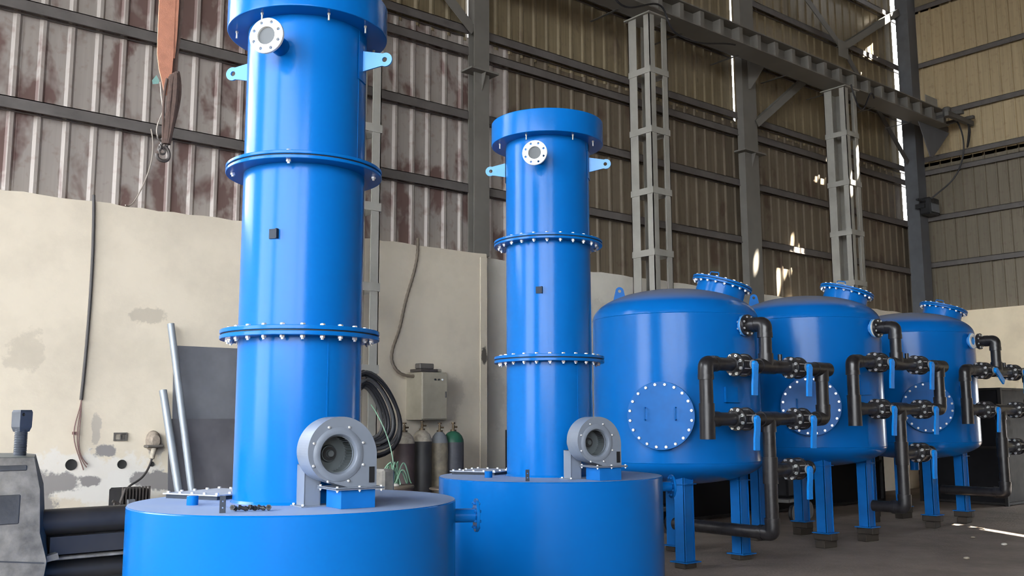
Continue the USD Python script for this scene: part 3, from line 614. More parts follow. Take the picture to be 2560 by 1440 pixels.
def vessel(loc, label, maz, blocks, blk_label):
    zb = blocks
    t = thing('filter_vessel', label, 'filter tank', (*loc, zb))
    ZS = 1.062; ZT = ZS + HV                                # lower and upper weld seams above the base plates
    ell = lambda h, z, s: [(RV * math.cos(a), z + s * h * math.sin(a)) for a in np.linspace(0, PI / 2, 22)]
    part(t, 'shell', lathe([(RV, ZS), (RV, ZT)], 160), 'blue')
    top = ell(HD, ZT, 1); top[-1] = (0, ZT + HD); part(t, 'top_dome', lathe(top, 160), 'dome', smooth=60)
    bot = ell(HB, ZS, -1)[::-1]; bot[0] = (0, ZS - HB); part(t, 'bottom_dome', lathe(bot, 160), 'blue', smooth=60)
    for z in (ZS, ZT): part(t, 'weld_seam', lathe([(RV - .004, z - .009), (RV + .0035, z), (RV - .004, z + .009)], 160), 'blue')
    # legs
    for sx, sy in ((-1, -1), (1, -1), (-1, 1), (1, 1)):
        x, y = sx * .493, sy * .493; zt = ZS - HB * math.sqrt(1 - (.697 / RV) ** 2) + .03; w = .075
        leg = cat(bx(x - w, x - w + .009, y - w, y + w, .012, zt), bx(x + w - .009, x + w, y - w, y + w, .012, zt), bx(x - w, x + w, y - w + .012, y - w + .021, .012, zt))
        lp = part(t, 'leg', leg, 'blue_flat', smooth=False)
        part(lp, 'foot_plate', bx(x - .12, x + .12, y - .12, y + .12, 0, .012), 'blue_flat', smooth=False)
        part(lp, 'head_plate', bx(x - .10, x + .10, y - .10, y + .10, zt - .075, zt - .066), 'blue_flat', smooth=False)
        bl = bx(-.10, .10, -.075, .075, 0, zb, .008) if zb < .1 else cat(bx(-.13, .13, -.07, .07, 0, zb * .52, .008), T(rot(bx(-.13, .13, -.07, .07, 0, zb * .48, .008), 90, [0, 0, 1]), (0, 0, zb * .52)))
        where = {(-1, -1): 'front left', (1, -1): 'front right', (-1, 1): 'rear left', (1, 1): 'rear right'}[sx, sy]
        single('timber_block', f'dirty timber packing under the {where} leg of the {blk_label} filter vessel', 'block', rot(bl, rnd.uniform(-14, 14), [0, 0, 1]), 'wood', (loc[0] + x, loc[1] + y, 0), smooth=False)
    # front manhole
    n = u(maz); cv, F = flanged_cover(t, n * (RV + .055) + [0, 0, 1.575], n, .366, .31, .20, 20, 'manhole')
    for s in (-1, 1):
        h = fillet([(0, -.065, .05), (0, -.065, .10), (0, .065, .10), (0, .065, .05)], .02)
        part(cv, 'handle', F(rot(T(tube(h, .008, 10), (s * .165, .02, 0)), 0, [0, 0, 1])), 'blue_flat')
    # tilted top manway
    a = 312; L = .57; tl = math.radians(16); n = u(a) * math.sin(tl) + np.array([0, 0, math.cos(tl)]); p = u(a) * L + [0, 0, ZT + .405]
    cv, F = flanged_cover(t, p, n, .355, .285, .20, 20, 'manway')
    for s in (-1, 1):
        h = fillet([(-.06, 0, .05), (-.06, 0, .12), (.06, 0, .12), (.06, 0, .05)], .02)
        part(cv, 'handle', F(rot(T(tube(h, .007, 10), (0, s * .2, 0)), 96, [0, 0, 1])), 'blue_flat')
    # lifting lugs on the dome shoulder
    lug = Polygon([(-.09, -.12), (.09, -.12), (.05, .06)]).union(Point(0, .05).buffer(.05, 16)).union(Polygon([(-.09, -.12), (.09, -.12), (.05, .05), (-.05, .05)])).difference(Point(0, .05).buffer(.02, 12))
    for a, rl in ((120, .66), (350, .78)):
        g = prism_y(lug, -.008, .008); z = ZT + HD * math.sqrt(1 - (rl / RV) ** 2)
        part(t, 'lifting_lug', T(rot(g, a - 160, [0, 0, 1]), u(a) * rl + [0, 0, z + .07]), 'blue_flat')
    # outlet nozzle towards the pipework, data plate bracket
    part(t, 'nozzle', frame_to(lathe([(.067, .90), (.067, 1.02)], 40), (0, 0, 2.565), u(270)), 'lug_blue')
    part(t, 'nozzle_flange', frame_to(ring(.06, .118, 1.012, 1.034, 48, .002), (0, 0, 2.565), u(270)), 'lug_blue')
    part(t, 'nozzle_gasket', frame_to(ring(.06, .112, 1.034, 1.040, 48), (0, 0, 2.565), u(270)), 'pale')
    part(t, 'plate_bracket', frame_to(cat(bx(-.10, .10, -.085, -.079, .965, 1.01), bx(-.10, -.094, -.085, .085, .965, 1.01), bx(-.10, .10, -.085, .085, .968, .974)), (0, 0, 1.80), u(258)), 'blue', smooth=False)
    # low drain outlet
    part(t, 'drain_neck', T(cyl(.065, .62, .83, 36), (0, 0, 0)), 'blue')
    return t
V = [(8.81, 7.54, .061), (11.42, 7.47, .176), (14.55, 7.67, .179)]
WHO = ('nearest', 'middle', 'farthest')
for (x, y, zb), az, who in zip(V, (211.5, 215, 220), WHO):
    vessel((x, y), {'nearest': 'large blue domed filter vessel on four legs, nearest of the three', 'middle': 'blue domed filter vessel on four legs, middle one of the row', 'farthest': 'blue domed filter vessel on four legs, farthest one by the right wall'}[who], az, zb, who)

def manifold(loc, zb, label, open_levers, floor_run):
    """Black plastic pipework in front of a vessel; local origin on the vessel's axis, z from its base plates."""
    t = thing('valve_manifold', label, 'pipework', (*loc, zb)); R = .0695; Y = -1.28; Z1, Z0 = 2.10, 1.535
    pipe = lambda a, b, r=R: rod(a, b, r, 32)
    def pf(name, *g): return part(t, name, cat(*g), 'pvc', smooth=40)
    def elbow(p, q, s, ext=.10):
        p, q, s = map(lambda v: np.array(v, float), (p, q, s)); a, b = q + (p - q) / np.linalg.norm(p - q) * ext, q + (s - q) / np.linalg.norm(s - q) * ext
        pf('elbow', tube(fillet([a, q, b], ext * .98, 10), R + .010, 28), rod(a, a + (p - q) / np.linalg.norm(p - q) * .05, R + .013, 28), rod(b, b + (s - q) / np.linalg.norm(s - q) * .05, R + .013, 28))
    def tee(q, d1, d2):
        q, d1, d2 = map(lambda v: np.array(v, float), (q, d1, d2)); pf('tee', rod(q - d1 * .14, q + d1 * .14, R + .012, 28), rod(q, q + d2 * .14, R + .012, 28))
    def valve(x, z, lever):
        c = np.array([x, Y, z]); X = np.array([1., 0, 0])
        def fl(a, b, r): return rod(c + X * a, c + X * b, r, 40, .003)
        v = part(t, 'valve', cat(fl(-.15, -.095, .088), fl(-.095, -.062, .122), fl(-.058, .058, .105), fl(.062, .095, .122), fl(.095, .15, .088)), 'pvc', smooth=40)
        b = []
        for k in range(8):
            a = 2 * PI * (k + .5) / 8; o = np.array([0, .101 * math.cos(a), .101 * math.sin(a)])
            b.append(rod(c + o - X * .112, c + o + X * .112, .007, 8))
            for e in (-1, 1): b += [rod(c + o + X * e * .096, c + o + X * e * .112, .018, 6)]
        part(v, 'valve_bolts', cat(*b), 'bolt', kind='stuff')
        s = c + [0.02, -.10, 0]
        part(v, 'stem', rod(c + [.02, -.09, 0], s + [0, -.075, 0], .028, 20), 'pvc')
        part(v, 'valve_ring', rod(s + [0, -.05, 0], s + [0, -.062, 0], .048, 28), 'pvc_ring')
        hub = rod(s + [0, -.062, 0], s + [0, -.10, 0], .038, 28, .006)
        o = Polygon([(-.038, 0), (.038, 0), (.034, -.13), (.031, -.24), (.036, -.315), (-.034, -.315), (-.038, -.20), (-.030, -.10)]).buffer(.006, join_style=1)
        lv = prism_y(o, -.012, .012); lv = rot(lv, 3 if lever else 0, [0, 1, 0]); lv = rot(lv, 4, [1, 0, 0])
        if lever: lv = rot(lv, lever, [0, 1, 0])
        part(v, 'lever', cat(hub, T(lv, s + [0, -.086, 0])), 'handle_blue', smooth=40)
    zN = 2.565
    part(t, 'nozzle_flange', frame_to(ring(.05, .120, 1.041, 1.075, 48, .003), (0, 0, zN), u(270)), 'pvc')
    part(t, 'nozzle_bolts', cat(*[frame_to(T(hexbolt(.013, .012, .075), (.097 * math.cos(2 * PI * (k + .5) / 8), .097 * math.sin(2 * PI * (k + .5) / 8), 1.076)), (0, 0, zN), u(270)) for k in range(8)]), 'bolt', kind='stuff')
    pf('pipe', pipe((0, -1.07, zN), (0, -1.20, zN)))
    elbow((0, -1, zN), (0, Y, zN), (0, Y, 0), .10)
    pf('pipe', pipe((0, Y, zN - .12), (0, Y, Z1)))
    tee((0, Y, Z1), (1, 0, 0), (0, 0, 1))
    elbow((0, Y, Z1), (-1.03, Y, Z1), (-1.03, Y, 0), .115)
    pf('pipe', pipe((-.93, Y, Z1), (-.13, Y, Z1))); pf('pipe', pipe((.13, Y, Z1), (1.15, Y, Z1), R + .004))
    valve(-.47, Z1, open_levers[0]); valve(.52, Z1, open_levers[1])
    pf('vent_stub', rod((.26, Y, Z1), (.26, Y, Z1 + .14), .024, 16))
    pf('pipe', pipe((-1.03, Y, Z1 - .1), (-1.03, Y, Z0 - .17)), rod((-1.03, Y, Z0 - .20), (-1.03, Y, Z0 + .16), R + .010, 28))
    pf('tee', rod((-1.03, Y, Z0), (-.86, Y, Z0), R + .010, 28))
    pf('pipe', pipe((-.9, Y, Z0), (-.13, Y, Z0))); pf('pipe', pipe((.13, Y, Z0), (.95, Y, Z0)))
    valve(-.47, Z0, open_levers[2]); valve(.56, Z0, open_levers[3])
    tee((1.06, Y, Z1), (1, 0, 0), (0, 0, -1))
    pf('pipe', pipe((1.06, Y, Z1 - .1), (1.06, Y, Z0 + .1)))
    elbow((1.06, Y, 3), (1.06, Y, Z0), (0, Y, Z0), .11)
    tee((0, Y, Z0), (1, 0, 0), (0, 0, -1))
    pf('pipe', pipe((0, Y, Z0 - .1), (0, Y, .44)))
    elbow((0, Y, 2), (0, Y, .33), (0, 2, .33), .11)
    pf('pipe', pipe((0, Y + .1, .33), (0, Y + floor_run, .33)))
    # low branch with its own valve
    tee((0, Y, .99), (0, 0, 1), (1, 0, 0))
    pf('pipe', pipe((.1, Y, .99), (.30, Y, .99))); valve(.44, .99, open_levers[4])
    pf('pipe', pipe((.58, Y, .99), (.70, Y, .99))); pf('pipe_cap', rod((.70, Y, .99), (.74, Y, .99), R + .012, 28, .01))
    return t
manifold(V[0][:2], V[0][2], 'black plastic pipes with blue lever valves in front of the nearest filter vessel', (0, 0, 0, -3, -4), 1.35)
manifold((V[1][0] + .03, V[1][1]), V[1][2], 'black plastic pipes with blue lever valves in front of the middle filter vessel', (0, 0, -2, 0, -6), .42)
manifold((V[2][0] + .17, V[2][1]), V[2][2], 'black plastic pipes with blue lever valves beside the farthest filter vessel, cut by the frame', (-62, 0, 0, 0, 0), .95)
# ------------------------------------------------------------------ along the back wall
single('conduit', 'long black cable running down the cream wall, left of the leaning pipes', 'cable', tube(spline([(3.13, 11.03, 4.10), (3.154, 11.03, 3.41), (3.15, 11.03, 2.70), (3.135, 11.03, 2.2), (3.118, 11.03, 1.83)], 40), .017, 10), 'conduit')
lw = thing('loose_wires', 'bundle of thin reddish wires hanging from the end of the black wall cable', 'wires', (3.118, 11.02, 1.06))
for k, (a, b) in enumerate(((-.035, .06), (.0, .09), (.02, .10))):
    part(lw, 'wire', tube(spline([(0, 0, .78), (-.012 + a * .6, -.01, .6), (-.025 + a, -.012, .42), (.0 + a * .5, -.015, .22), (b, -.01, .02 + .03 * k)], 30), .006, 6), 'wire')
part(lw, 'clip', bx(-.07, -.02, -.01, .02, .40, .43), 'wire', smooth=False)
single('hanging_wire', 'thin pale wire looping down the rusty sheets above the cream wall', 'wire', tube(spline([(3.805, 11.27, 5.05), (3.80, 11.30, 4.5), (3.73, 11.30, 4.3), (3.63, 11.25, 4.12), (3.5, 11.1, 4.05)], 30), .008, 6), 'wire_pale')
sb = thing('socket_box', 'small dark double socket box set in the stained plaster', 'socket', (3.556, 11.05, 1.43))
part(sb, 'frame', prism_y(sbox(-.072, -.045, .072, .045).difference(union_all([sbox(-.058, -.03, -.006, .03), sbox(.006, -.03, .058, .03)])), -.022, 0), 'socket', smooth=False)
for x in (-.032, .032): part(sb, 'socket_face', T(cat(bx(-.026, .026, -.010, -.002, -.03, .03), bx(-.010, .010, -.014, -.006, -.02, .02)), (x, 0, 0)), 'sh_white' if x < 0 else 'socket', smooth=False)
fx = thing('wall_outlet', 'broken brown outlet fitting on the wall with a cable hanging from it', 'socket', (3.915, 11.05, 1.38))
part(fx, 'dust_cover', lathe([(0, -.14), (.055, -.135), (.085, -.09), (.10, -.02), (.10, 0), (0, 0)], 20).apply_transform(trimesh.transformations.rotation_matrix(-PI / 2, [1, 0, 0])).apply_scale([.8, .9, 1.15]), 'fixture')
part(fx, 'lip', bx(-.10, .085, -.13, -.0, -.075, -.045, .01), 'socket', smooth=False)
part(fx, 'plug', rod((0, -.07, -.06), (-.03, -.09, -.20), .028, 14, .005), 'sh_white')
single('power_cable', 'black cable sagging from the broken outlet to the finned machine', 'cable', tube(spline([(3.885, 10.96, 1.18), (3.83, 10.9, 1.08), (3.72, 10.8, .98), (3.60, 10.7, .93), (3.53, 10.62, .90)], 30), .012, 8), 'conduit')
for (x, z, r), where in zip(((3.06, 1.14, .06), (3.59, 1.128, .05), (3.92, 1.12, .028)), ('biggest dark round hole low in the cream wall, below the loose wires', 'dark round conduit hole in the wall under the grey cement patch', 'smallest dark hole in the wall near the leaning pipes')):
    single('wall_hole', where, 'hole', frame_to(lathe([(0, .002), (r * .55, .002), (r * .8, .006), (r * .98, .010), (r, .004), (r, 0), (0, 0)], 18), (x, 11.05, z), (0, -1, 0)), 'hole')
wm = thing('finned_machine', 'dark finned welding transformer standing by the wall behind the nearest tank', 'machine', (3.52, 10.55, 0))
part(wm, 'case', bx(-.15, .15, -.2, .2, .08, .90, .02), 'junk', smooth=False)
for k in range(9): part(wm, 'fin', bx(-.145 + k * .034, -.133 + k * .034, -.235, -.2, .30, .925), 'rust_hook', smooth=False)
part(wm, 'terminal', bx(-.10, -.02, -.27, -.2, .70, .80, .008), 'sh_grey', smooth=False)
for x in (-.1, .1): part(wm, 'foot', bx(x - .03, x + .03, -.2, .2, 0, .08), 'junk', smooth=False)
tf = thing('pipe_frame', 'thin dark steel frame leaning against the finned machine', 'frame', (3.20, 10.2, 0))
part(tf, 'strut', rod((-.12, 0, .0), (.16, 0, .92), .014, 8), 'rust_hook'); part(tf, 'strut', rod((.05, 0, .0), (.06, 0, .80), .012, 8), 'rust_hook'); part(tf, 'strut', rod((.04, 0, .80), (.22, .0, .72), .014, 8), 'rust_hook')

def leaning(poly, name, label, m, y0, tilt, th=.008):
    g = rot(prism_y(poly, -th, 0), tilt, [1, 0, 0]); return single(name, label, 'steel plate', g, m, (0, y0, 0), smooth=False)
leaning(sbox(4.10, 0, 5.1, 2.47), 'steel_plate', 'large grey steel plate leaning on the wall behind the nearest tower, the taller one', 'plate', 10.86, -4, .008)
leaning(sbox(4.02, 0, 4.98, 1.63), 'steel_plate', 'darker low steel plate in front of the taller plate behind the nearest tower', 'plate_dark', 10.72, -5.5, .008)
single('steel_pipe', 'longer grey steel pipe leaning on the wall beside the steel plates', 'pipe', frame_to(ring(.034, .040, 0, 2.76, 28), (4.30, 10.45, 0), np.array([4.02, 10.93, 2.70]) - [4.30, 10.45, 0]), 'pipe_grey')
single('steel_pipe', 'shorter grey steel pipe leaning on the wall, left of the longer one', 'pipe', frame_to(ring(.037, .043, 0, 2.02, 28), (4.17, 10.42, 0), np.array([3.965, 10.93, 1.94]) - [4.17, 10.42, 0]), 'pipe_grey')

cb = thing('control_cabinet', 'aged beige electrical cabinet on the wall above the gas cylinders', 'cabinet', (7.53, 10.66, 1.60))
part(cb, 'body', bx(-.20, .21, .018, .39, 0, .64, .006), 'cabinet', smooth=False)
part(cb, 'door', bx(-.195, .205, -.0, .018, .012, .628, .005), 'cabinet', smooth=False)
for x in (.0, .06, .12): part(cb, 'knob', rod((x, 0, .54), (x, -.018, .54), .013, 14, .003), 'black' if x < .1 else 'pale')
part(cb, 'handle', bx(.17, .185, -.02, 0, .30, .38, .004), 'black', smooth=False)
for z in (.08, .54): part(cb, 'hinge', rod((-.197, -.004, z), (-.197, -.004, z + .05), .007, 8), 'cabinet')
ti = thing('terminal_tray', 'dark dusty tray of terminals lying on top of the beige cabinet', 'tray', (7.42, 10.72, 2.24))
part(ti, 'tray', bx(-.12, .17, -.05, .2, .002, .04, .005), 'rust_hook', smooth=False)
part(ti, 'terminal_block', bx(-.11, .12, -.03, .1, .042, .115, .01), 'socket', smooth=False)
part(ti, 'terminal', bx(.18, .27, .0, .15, .002, .045, .01), 'cabinet', smooth=False)
single('flexible_conduit', 'brown flexible conduit curving down the wall into the beige cabinet', 'conduit', tube(spline([(7.47, 11.015, 4.12), (7.464, 11.0, 4.0), (7.434, 11.0, 3.75), (7.274, 11.0, 3.23), (7.15, 11.0, 2.76), (7.05, 10.98, 2.51), (7.04, 10.95, 2.36), (7.12, 10.9, 2.23), (7.25, 10.88, 2.19), (7.36, 10.87, 2.19)], 90), .021 + .0025 * np.sin(np.arange(90) * 2.1), 12), 'flexhose')

def cylinder(x, y, r, h, body, shoulder, label, drop=.10, valve=True):
    t = thing('gas_cylinder', label, 'gas cylinder', (x, y, 0))
    part(t, 'body', lathe([(0, .01), (r - .02, 0), (r, .02), (r, h - .02), (r - .001, h)], 36), body)
    part(t, 'shoulder', lathe([(r, h), (r * .97, h + .035), (r * .82, h + .085), (r * .55, h + .125), (.035, h + .145), (.032, h + .165), (0, h + .165)], 36), shoulder, smooth=50)
    part(t, 'neck_ring', ring(.02, .040, h + .145, h + .165, 20), 'brass')
    if valve:
        part(t, 'valve', cat(cyl(.016, h + .16, h + .23, 12), rod((0, 0, h + .20), (.05, -.02, h + .20), .011, 10), rod((0, 0, h + .23), (0, 0, h + .245), .007, 8), cyl(.026, h + .245, h + .262, 12)), 'brass')
    return t
cylinder(6.845, 10.35, .132, 1.305, 'cyl_brown', 'sh_white', 'maroon gas cylinder with a chipped white shoulder, leftmost of the group below the cabinet')
cylinder(7.165, 10.42, .128, 1.325, 'cyl_black', 'sh_white', 'blackened gas cylinder with an orange-stained white shoulder, directly below the left of the cabinet')
cylinder(7.465, 10.45, .112, 1.30, 'cyl_tan', 'sh_grey', 'tan scuffed gas cylinder with a grey shoulder, slimmest of the group')
cylinder(7.725, 10.50, .140, 1.305, 'cyl_slate', 'sh_green', 'dark gas cylinder with a green shoulder, rightmost in front')
cylinder(7.93, 10.78, .130, 1.30, 'cyl_slate', 'sh_grey', 'dark gas cylinder half hidden behind the green-shouldered one')
hz = thing('hose_coil', 'big coil of black rubber hose hanging on the lattice column behind the nearest tower', 'hose', (6.04, 10.02, 0))
for k in range(9):
    w, d = .26 + .034 * k, .30 + .026 * k; c = (rnd.uniform(-.02, .02), -.02 * (k % 4), 1.70 + rnd.uniform(-.03, .03))
    a = np.linspace(0, 2 * PI, 44, endpoint=True)
    path = np.stack([c[0] + w * np.cos(a) * (1 - .12 * np.sin(a)), c[1] + .01 * np.sin(a * 3), c[2] + d * np.sin(a) - .10 * np.abs(np.cos(a))], 1)
    part(hz, 'hose_turn', tube(path, .021, 10), 'rubber' if k % 3 else 'rubber_grey')
part(hz, 'hook', rod((-.05, .17, 2.10), (-.05, -.10, 2.10), .014, 10), 'rust_hook')
part(hz, 'hose_tail', tube(spline([(-.10, -.05, 1.25), (-.12, -.06, 1.0), (-.10, -.05, .7), (-.14, -.06, .3), (-.18, -.08, .03)], 30), .022, 10), 'rubber')
gh = thing('green_hose', 'tangle of thin pale green hose draped over the rusty stand beside the gas cylinders', 'hose', (6.28, 9.62, .853))
for k in range(12):
    x0 = rnd.uniform(-.12, .10); h = rnd.uniform(.14, .27); sp = rnd.uniform(.03, .10) * rnd.choice((-1, 1))
    part(gh, 'hose_strand', tube(spline([(x0 - sp * .6, rnd.uniform(-.05, .05), .01), (x0 - sp * .2, 0, h * .75), (x0 + sp * .3, rnd.uniform(-.03, .03), h), (x0 + sp, rnd.uniform(-.05, .05), h * .55), (x0 + sp * 1.6, rnd.uniform(-.06, .06), .012)], 24), .0085, 7), 'green_hose')
part(gh, 'hose_strand', tube(spline([(-.06, 0, .2), (-.07, .1, .5), (-.10, .25, .75), (-.12, .42, .93)], 24), .007, 7), 'green_hose')
st = thing('work_stand', 'rusty brown round-topped stand between the nearest tank and the gas cylinders', 'stand', (6.15, 9.62, 0))
part(st, 'top', cyl(.30, .82, .85, 40, .006), 'brown_disc'); part(st, 'column', cyl(.05, .03, .82, 16), 'rust_hook'); part(st, 'foot', cyl(.22, 0, .03, 32), 'rust_hook')
st = thing('work_stand', 'low brown plate stand in front of the tan gas cylinder', 'stand', (6.92, 9.45, 0))
part(st, 'top', cyl(.26, .78, .80, 40, .006), 'brown_disc'); part(st, 'column', cyl(.05, .03, .78, 16), 'rust_hook'); part(st, 'foot', cyl(.2, 0, .03, 32), 'rust_hook')
single('rag', 'scrap of pale rag on the rusty round stand', 'rag', lathe([(0, 0), (.05, 0), (.055, .012), (.03, .03), (0, .026)], 14).apply_scale([1.2, .8, 1]), 'pale_floor_scrap', (6.12, 9.45, .851))

# ------------------------------------------------------------------ plate rolling machine at the left edge
pm = thing('plate_roller', 'worn cast iron plate rolling machine with dark rollers at the left edge', 'machine', (1.70, 6.93, 0))
FP = [(-.62, .02), (-.02, .02), (.03, .55), (.05, .72), (.0, .90), (-.015, 1.17), (-.06, 1.375), (-.62, 1.385)]
BP = [(-.64, 0), (.11, 0), (.115, .55), (.135, .74), (.10, .93), (.075, 1.19), (.015, 1.385), (-.64, 1.40)]
def loft(p0, y0, p1, y1):
    n = len(p0); v = [(x, y0, z) for x, z in p0] + [(x, y1, z) for x, z in p1]; f = []
    for i in range(n): j = (i + 1) % n; f += [(i, j, n + j), (i, n + j, n + i)]
    cap = trimesh.creation.triangulate_polygon(Polygon(p0), engine='earcut')[1]
    m = trimesh.Trimesh(v, np.vstack([f, cap, cap[:, ::-1] + n]), process=False); m.fix_normals(); return m
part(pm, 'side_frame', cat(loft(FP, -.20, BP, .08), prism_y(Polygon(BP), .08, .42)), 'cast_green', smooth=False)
part(pm, 'front_face', prism_y(Polygon(FP).buffer(-.004), -.212, -.20), 'cast', smooth=False)
part(pm, 'side_rib', prism_y(Polygon([(.02, .70), (.135, .72), (.125, .76), (.02, .735)]), -.16, -.09), 'cast', smooth=False)
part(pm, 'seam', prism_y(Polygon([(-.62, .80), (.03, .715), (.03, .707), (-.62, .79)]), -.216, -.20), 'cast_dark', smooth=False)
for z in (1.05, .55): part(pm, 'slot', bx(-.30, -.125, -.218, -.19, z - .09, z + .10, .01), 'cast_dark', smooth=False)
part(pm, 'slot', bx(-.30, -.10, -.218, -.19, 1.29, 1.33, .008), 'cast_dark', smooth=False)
scr = [(0, 1.38)]
for k in range(16): z = 1.38 + k * .011; scr += [(.040, z), (.036, z + .006)]
part(pm, 'screw', T(lathe(scr + [(.036, 1.57), (0, 1.57)], 28), (-.105, -.02, 0)), 'screw')
hd = trimesh.convex.convex_hull(np.array([[sx * a, sy * a, z] for sx in (-1, 1) for sy in (-1, 1) for a, z in ((.034, 1.535), (.043, 1.565), (.044, 1.66), (.039, 1.675))]))
hd = trimesh.boolean.difference([hd, rod((-.02, -.2, 1.645), (-.02, .2, 1.645), .011, 14)], engine='manifold')
part(pm, 'screw_head', T(rot(hd, 22, [0, 0, 1]), (-.105, -.02, 0)), 'screw', smooth=False)
for z, r, y, mm in ((.935, .088, .06, 'roller'), (.60, .09, .16, 'roller')): part(pm, 'roller', rod((.05, y, z), (2.6, y, z), r, 36), mm)
part(pm, 'beam', bx(.10, 2.6, -.06, .26, .735, .85), 'roller', smooth=False)
part(pm, 'edge_plate', bx(.10, 2.6, -.10, .30, .705, .722, .003), 'cast', smooth=False)
part(pm, 'bed', bx(.10, 2.6, -.06, .30, .0, .55), 'cast_dark', smooth=False)
part(pm, 'end_frame', bx(2.6, 2.72, -.12, .42, 0, 1.2, .02), 'cast', smooth=False)

# ------------------------------------------------------------------ lifting sling hanging at the upper left
sl = thing('lifting_sling', 'faded orange webbing sling with greasy ropes and hook, hanging before the rusty sheets', 'sling', (2.86, 8.2, 0))
def ribbon(p, w, th=.006):
    """A strap through the points p, w wide (one value per point) across x."""
    p = np.array(p, float); v = []
    for (x, y, z), ww in zip(p, np.broadcast_to(w, len(p))): v += [(x - ww / 2, y - th, z), (x + ww / 2, y - th, z), (x + ww / 2, y + th, z), (x - ww / 2, y + th, z)]
    f = []
    for i in range(len(p) - 1):
        for k in range(4): a, b = i * 4 + k, i * 4 + (k + 1) % 4; f += [(a, b, b + 4), (a, b + 4, a + 4)]
    n = len(v); f += [(0, 2, 1), (0, 3, 2), (n - 4, n - 3, n - 2), (n - 4, n - 2, n - 1)]
    m = trimesh.Trimesh(v, f); m.fix_normals(); return m
part(sl, 'strap', ribbon([(.02, 0, 8.0), (.01, 0, 6.5), (.0, .01, 5.2), (.0, .0, 4.80), (.005, -.01, 4.66), (.015, -.01, 4.55), (.02, 0, 4.44)], [.145, .145, .145, .142, .115, .07, .02]), 'webbing')
part(sl, 'strap', ribbon([(.135, .04, 8.0), (.13, .04, 6.4), (.118, .04, 5.2), (.10, .04, 4.85), (.085, .03, 4.55)], [.075, .075, .07, .06, .06], .010), 'rope')
part(sl, 'webbing_edge', ribbon([(.10, .015, 8.0), (.095, .015, 6.0), (.085, .015, 5.0), (.075, .02, 4.8)], .035, .006), 'webbing')
for k, (x, w) in enumerate(((-.005, .012), (.03, .020), (.055, .028), (.085, .032), (.10, .024))):
    part(sl, 'rope', tube(spline([(x * .8 + .02, -.03, 4.58 + .02 * k), (x + .012 * math.sin(k * 2), -.035 - .01 * (k % 2), 4.35), (x * .7 + .008, -.02, 4.15), (x * .4 + .015, -.01, 4.0)], 24), w, 8), 'rope')
part(sl, 'loose_cord', tube(spline([(-.03, 0, 4.55), (-.02, -.02, 4.4), (.015, -.02, 4.25), (.05, -.02, 4.12), (.045, -.02, 4.05)], 24), .006, 6), 'wire_pale')
part(sl, 'loose_cord', tube(spline([(-.03, 0, 4.05), (-.05, -.02, 4.1), (-.03, -.02, 4.2), (.0, -.02, 4.3)], 24), .006, 6), 'wire_pale')
part(sl, 'tag', trimesh.convex.convex_hull(np.array([(-.11, -.02, 4.54), (-.10, -.01, 4.51), (-.045, 0, 4.53), (-.04, 0, 4.56), (-.07, -.01, 4.60), (-.06, .02, 4.55)])), 'mint', smooth=False)
for k in range(5):
    part(sl, 'chain_link', T(rot(trimesh.creation.torus(.026, .009, major_sections=18, minor_sections=8), 90, [0, 1, 0] if k % 2 else [1, 0, 0]), (.015 + .018 * (k % 3) - .02, .012 * (k % 2), 4.05 - .03 * k)), 'rust_hook')
part(sl, 'hook', tube(spline([(.03, 0, 3.98), (.07, 0, 3.93), (.06, 0, 3.86), (.0, 0, 3.85), (-.03, 0, 3.90)], 24), .016, 8), 'rust_hook')

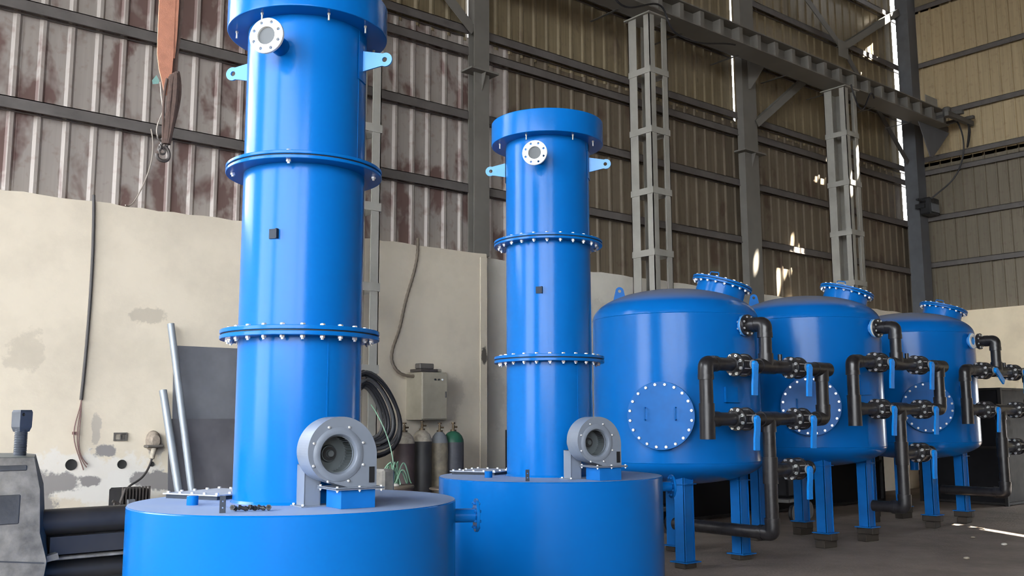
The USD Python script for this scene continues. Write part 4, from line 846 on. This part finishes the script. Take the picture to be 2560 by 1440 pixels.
# ------------------------------------------------------------------ dark clutter behind and below the vessels
def trolley(loc, label, L=.9, rz=0):
    t = thing('machine_trolley', label, 'trolley', loc, rz)
    part(t, 'body', bx(-L / 2, L / 2, -.25, .25, .38, .82, .03), 'junk', smooth=False)
    part(t, 'deck', bx(-L / 2 - .08, L / 2 + .08, -.3, .3, .30, .36, .01), 'dark_steel', smooth=False)
    for sx in (-1, 1):
        for sy in (-1, 1): part(t, 'wheel', rod((sx * L * .4, sy * .26, .14), (sx * L * .4, sy * .32, .14), .14, 28, .015), 'rubber')
    part(t, 'handle', tube(fillet([(-L / 2, -.2, .7), (-L / 2 - .25, -.2, .95), (-L / 2 - .25, .2, .95), (-L / 2, .2, .7)], .06), .014, 10), 'dark_steel')
    part(t, 'reflector', bx(L / 2 - .10, L / 2 - .02, -.262, -.25, .55, .75, .004), 'reflector', smooth=False)
    return t
trolley((10.35, 9.6, 0), 'dark wheeled machine behind the nearest filter vessel, orange strip on its side')
trolley((13.4, 9.3, 0), 'dark wheeled machine seen under the middle filter vessel', .8, 12)
def crate(loc, w, d, h, label, m='junk'):
    t = thing('steel_crate', label, 'crate', loc)
    part(t, 'panel', bx(-w / 2 + .03, w / 2 - .03, -d / 2 + .03, d / 2 - .03, .06, h - .03), m, smooth=False)
    for sx in (-1, 1):
        for sy in (-1, 1): part(t, 'corner_post', bx(sx * w / 2 - .03, sx * w / 2 + .03, sy * d / 2 - .03, sy * d / 2 + .03, 0, h), 'junk_frame', smooth=False)
    for z in (.06, h / 2, h): part(t, 'rail', cat(bx(-w / 2, w / 2, -d / 2 - .02, -d / 2 + .02, z - .04, z), bx(-w / 2 - .02, -w / 2 + .02, -d / 2, d / 2, z - .04, z)), 'junk_frame', smooth=False)
    return t
crate((19.6, 8.75, 0), 2.5, 1.6, 2.15, 'big dark crate standing behind the farthest filter vessel by the right wall')
crate((12.2, 10.5, 0), 2.2, .9, 1.55, 'dark low crate by the wall behind the middle filter vessel')
crate((15.9, 10.45, 0), 3.6, .9, 1.6, 'dark long crate by the wall behind the farthest filter vessel')
crate((9.9, 10.65, 0), 1.7, .6, 1.45, 'dark small crate by the wall behind the nearest filter vessel')
for i, (x, y, r) in enumerate(((12.75, 5.6, .04), (13.2, 6.2, .03), (11.2, 5.35, .035), (14.3, 6.55, .025))):
    g = trimesh.creation.icosphere(1, r); g.vertices *= [1.2, .9, .45]; g.apply_translation([0, 0, r * .42])
    single('pebble', ('palest flat pebble on the bare floor at lower right', 'small pebble on the floor in front of the middle filter vessel', 'small pebble near the bottom edge of the floor', 'tiny pebble beside the sunlit streak on the floor')[i], 'pebble', g, 'pale_floor_scrap' if i == 0 else 'sh_white', (x, y, 0))
